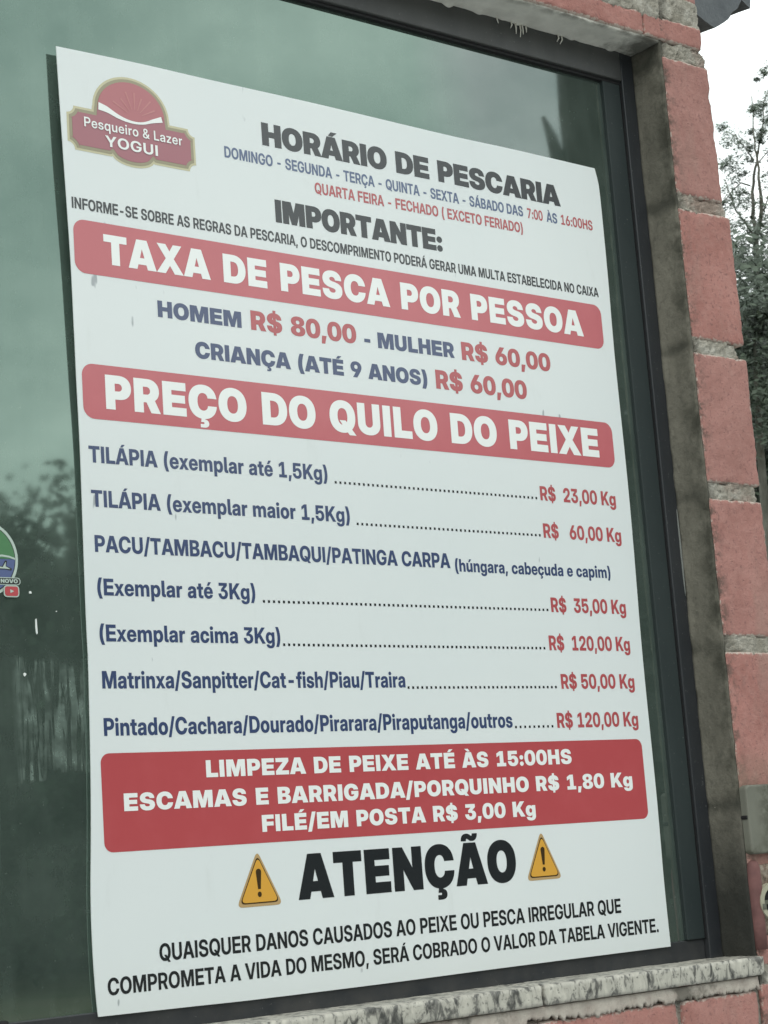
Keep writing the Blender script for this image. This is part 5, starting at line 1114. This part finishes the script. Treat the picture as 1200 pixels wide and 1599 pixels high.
# ------------------------------------------------------------------ vegetation
def leafmat(name, a, b):
    m = mat(name, a, .6, .3); g = G(m)
    g.color(g.ramp(g.noise(1.7, 3), (.35, a), (.65, b)))
    g.b.inputs['Subsurface Weight'].default_value = 0
    return m
m_leaf = leafmat('dark_foliage', (.042, .060, .042), (.080, .105, .074))
m_leaf2 = leafmat('glare_paled_foliage', (.11, .145, .11), (.17, .21, .165))  # leaf green paled to imitate glare from the bright sky behind
m_bark = mat('pale_bark', (.26, .25, .215), .9, .2)
g = G(m_bark); g.color(g.ramp(g.noise(6, 6, .6, g.co((1, 1, .25))), (.3, (.14, .135, .115)), (.7, (.34, .33, .29)))); g.bump(g.noise(30, 5), .5, .02)
m_dbark = mat('dark_bark', (.05, .048, .04), .9, .2)
def leaves(rnd, centres, n, spread, size):
    """n small leaf faces scattered round clump centres"""
    V, F = [], []
    for _ in range(n):
        c, s = centres[rnd.randrange(len(centres))]
        p = Vector((rnd.gauss(0, 1), rnd.gauss(0, 1), rnd.gauss(0, .8))) * spread * s + c
        a = Vector((rnd.gauss(0, 1), rnd.gauss(0, 1), rnd.gauss(0, 1))).normalized()
        b = a.orthogonal().normalized()
        L = size * rnd.uniform(.6, 1.4); w = L * rnd.uniform(.35, .55)
        k = len(V); V += [p - a*L*.5, p + b*w*.5, p + a*L*.5, p - b*w*.5]; F.append((k, k+1, k+2, k+3))
    return V, F

# the wood beyond the wall corner: one dark mass
rnd = random.Random(11)
cs = []
for _ in range(420):
    d_ = rnd.uniform(22, 27)
    az = rad(rnd.uniform(42, 60))
    topz = d_ * math.tan(rad(17.3 + 1.6 * noise.noise(Vector((az * 9, 2, 1))))) 
    z = -1.3 + (topz + 1.2) * rnd.random() ** .8
    cs.append((Vector((CAM.x + math.sin(az) * d_, CAM.y + math.cos(az) * d_, z)), rnd.uniform(.6, 1.3)))
V, F = leaves(rnd, cs, 110000, .42, .13)
tag(obj('wood', V, F, m_leaf), kind='stuff')
# a solid shade behind keeps the wood from being see-through: trunks and inner twigs
tk = MB()
for _ in range(60):
    d_ = rnd.uniform(28, 34); az = rad(rnd.uniform(42, 60)); x, y = CAM.x + math.sin(az)*d_, CAM.y + math.cos(az)*d_
    h = d_ * math.tan(rad(15.0)) * rnd.uniform(.7, 1.0)
    tk.tube([(x, y, -1.35), (x + rnd.uniform(-.3, .3), y, h*.5), (x + rnd.uniform(-.6, .6), y, h)], [.22, .16, .06], 6)
tag(tk.build('wood_trunks', m_dbark), kind='stuff')
cs = []
for _ in range(160):
    d_ = rnd.uniform(32, 37); az = rad(rnd.uniform(41, 61)); z = -1.3 + (d_ * math.tan(rad(16.0)) + 1) * rnd.random()
    cs.append((Vector((CAM.x + math.sin(az)*d_, CAM.y + math.cos(az)*d_, z)), rnd.uniform(.8, 1.3)))
V, F = leaves(rnd, cs, 22000, .8, .8)
tag(obj('wood', V, F, m_leaf), kind='stuff')

# the airy tree in front of the wood
DT = 29.0
TS = DT / 19.0
tree = empty('airy_tree', at(1188, 1010, DT))
tag(tree, 'airy tree with thin pale limbs against the white sky, beyond the wall corner', 'tree')
limbs = [
 [(1186, 900, .10), (1184, 640, .085), (1182, 420, .07), (1180, 372, .062)],
 [(1180, 372, .055), (1177, 340, .04), (1176, 300, .032), (1180, 262, .026), (1184, 235, .02)],
 [(1181, 372, .05), (1190, 330, .038), (1188, 290, .03), (1182, 250, .022), (1178, 225, .016), (1174, 150, .010)],
 [(1178, 250, .02), (1170, 238, .014), (1158, 222, .010), (1148, 212, .008), (1134, 205, .006)],
 [(1184, 240, .02), (1190, 200, .016), (1194, 160, .012), (1204, 120, .010)],
 [(1182, 258, .018), (1192, 244, .012), (1212, 225, .008)],
 [(1180, 372, .03), (1162, 345, .02), (1150, 330, .015), (1140, 305, .010), (1132, 280, .008)],
 [(1130, 318, .012), (1146, 296, .014), (1158, 285, .016), (1172, 290, .018)],
 [(1192, 330, .02), (1200, 310, .014), (1215, 285, .01)],
 [(1196, 205, .012), (1186, 215, .010), (1176, 196, .006)],
]
tb = MB(); rnd = random.Random(5)
tips = []
for lm in limbs:
    off = rnd.uniform(-.5, .5)
    pts = [at(a, b, DT + off * min(1, i * .4)) for i, (a, b, r) in enumerate(lm)]
    q, rr2 = [], []
    for i in range(len(pts) - 1):
        for k in range(3):
            t = k / 3; q.append(pts[i].lerp(pts[i+1], t) + Vector((rnd.uniform(-1, 1), rnd.uniform(-1, 1), 0)) * .012); rr2.append((lm[i][2]*(1-t) + lm[i+1][2]*t) * .50 * TS)
    q.append(pts[-1]); rr2.append(lm[-1][2] * .50 * TS)
    tb.tube(q, rr2, 7)
    tips.append(q)
cl = []
for (a, b, s) in ((1136,206,1.1),(1146,216,1.2),(1152,222,1.0),(1160,226,.9),(1134,222,.8),(1128,200,.6),(1142,250,.9),(1150,256,1.1),(1138,262,.9),(1130,258,.6),(1150,270,.9),(1162,272,.8),(1145,282,.8),(1170,250,.7),(1168,232,.8),(1174,230,.7),
                  (1174,172,.55),(1178,168,.4),(1172,206,.35),(1186,166,.6),(1192,164,.7),(1184,176,.5),(1196,190,.6),(1190,205,.6),(1186,214,.5),(1200,150,.8),(1198,112,.6),(1192,114,.45),(1205,105,.9),(1202,180,.9),(1182,124,.3),(1188,220,.4),
                  (1134,296,.7),(1142,312,.8),(1150,318,.9),(1160,322,1.0),(1136,326,.9),(1130,316,.5),(1168,310,.8),(1178,316,.9),(1190,320,.8),(1200,290,1.0),(1196,275,.8),(1160,300,.6),(1148,300,.6),(1206,215,.9),(1210,250,1.0)):
    cl.append((at(a, b, DT + rnd.uniform(-.5, .5)), s))
for _ in range(70):                       # denser low crown, and its far side
    cl.append((at(rnd.uniform(1105, 1290), rnd.uniform(335, 420), DT + rnd.uniform(-.6, .9)), rnd.uniform(.8, 1.4)))
for _ in range(60):
    cl.append((at(rnd.uniform(1205, 1330), rnd.uniform(110, 330), DT + rnd.uniform(-.8, .8)), rnd.uniform(.6, 1.2)))
tb.build('trunk', m_bark, tree, True)
V, F = leaves(rnd, cl, 24000, .078, .056)
obj('crown', V, F, m_leaf2, tree)

# slender leaning tree just past the wall corner, its top lost in the wood
lean = empty('slender_tree', at(1262, 1500, 20.0)); lean.location.z = -1.35
tag(lean, 'slender leaning grey tree trunk just past the right edge of the brick wall', 'tree')
m_gbark = mat('grey_bark', (.13, .13, .115), .9, .2)
g = G(m_gbark); g.color(g.ramp(g.noise(9, 6, .6, g.co((1, 1, .3))), (.3, (.07, .072, .062)), (.7, (.19, .19, .165)))); g.bump(g.noise(40, 5), .5, .02)
pts = [at(a_, b_, 20.0) for a_, b_ in ((1222, 1150), (1207, 960), (1199, 850), (1193, 770), (1187, 690), (1182, 610), (1178, 520))]
pts = [Vector((pts[0].x + .15, pts[0].y, -1.35))] + pts
pb_ = MB(); pb_.tube(pts, [.085, .07, .055, .05, .045, .038, .028, .012], 9); pb_.build('trunk', m_gbark, lean, True)
rnd = random.Random(9)
cl = [(at(rnd.uniform(1150, 1215), rnd.uniform(470, 700), 20.0 + rnd.uniform(-.4, .4)), rnd.uniform(.7, 1.3)) for _ in range(26)]
V, F = leaves(rnd, cl, 2600, .11, .09)
obj('crown', V, F, m_leaf, lean)

# behind the viewer: trees that the window mirrors
GY = GYF
def mirrored(px, py, dist):
    p = at(px, py, dist); return Vector((p.x, 2 * GY - p.y, p.z))
rnd = random.Random(21)
cs = []
for _ in range(2400):
    d_ = rnd.uniform(25, 35); azd = rnd.uniform(-12, 75); az = rad(azd)
    el = 13.0 + 1.0 * noise.noise(Vector((azd * .55, 1, 7))) + 1.0 * noise.noise(Vector((azd * 1.9, 3, 7)))
    z = -1.3 + (d_ * math.tan(rad(el)) + .6) * rnd.random() ** .8
    cs.append((Vector((math.sin(az) * d_, -math.cos(az) * d_, z)), rnd.uniform(.6, 1.1)))
V, F = leaves(rnd, cs, 170000, .45, .20)
tag(obj('wood', V, F, m_leaf), kind='stuff')
cs = []
for _ in range(500):
    d_ = rnd.uniform(35, 40); azd = rnd.uniform(-14, 77); az = rad(azd)
    z = -1.3 + (d_ * math.tan(rad(11.3 + .8 * noise.noise(Vector((azd * .55, 1, 7))))) + 1.0) * rnd.random()
    cs.append((Vector((math.sin(az) * d_, -math.cos(az) * d_, z)), rnd.uniform(.8, 1.2)))
V, F = leaves(rnd, cs, 26000, .8, .9)
tag(obj('wood', V, F, m_leaf), kind='stuff')
tk = MB()
for _ in range(90):
    d_ = rnd.uniform(31, 35); az = rad(rnd.uniform(-12, 75)); x, y = math.sin(az)*d_, -math.cos(az)*d_
    h = d_ * math.tan(rad(9.0)) * rnd.uniform(.8, 1.0)
    tk.tube([(x, y, -1.35), (x + rnd.uniform(-.3, .3), y, h*.5), (x + rnd.uniform(-.6, .6), y, h)], [.3, .22, .1], 6)
tag(tk.build('wood_trunks', m_dbark), kind='stuff')
m_dleaf = leafmat('very_dark_foliage', (.016, .024, .016), (.032, .045, .030))
dead = empty('dark_tree', mirrored(905, 1200, 9.0)); dead.location.z = -1.35
tag(dead, 'dark thick trunked tree mirrored in the upper right of the glass', 'tree')
db = MB()
pt = [mirrored(a, b, 9.0) for a, b in ((925, 700), (922, 420), (916, 250), (910, 180), (905, 110), (900, 40))]
pt = [Vector((pt[0].x, pt[0].y, -1.35))] + pt
db.tube(pt, [.17, .13, .11, .105, .11, .105, .09], 12)
db.build('trunk', m_dbark, dead, True)
db = MB(); pt = [mirrored(a, b, 9.0) for a, b in ((893, 330), (876, 265), (862, 215), (848, 182))]
db.tube(pt, [.06, .038, .026, .008], 10); db.build('limb', m_dbark, dead, True)
db = MB(); pt = [mirrored(a, b, 9.0) for a, b in ((915, 290), (944, 215), (972, 120), (990, 20))]
db.tube(pt, [.08, .06, .06, .05], 10); db.build('limb', m_dbark, dead, True)
rnd = random.Random(33)
cl = []
for _ in range(260):
    px_ = rnd.uniform(925, 1090); py_ = rnd.uniform(-60, 1250)
    if py_ < 290 and px_ < 985: continue
    cl.append((mirrored(px_, py_, rnd.uniform(9.0, 10.2)), rnd.uniform(.7, 1.3)))
V, F = leaves(rnd, cl, 42000, .085, .07)
obj('crown', V, F, m_dleaf, dead)
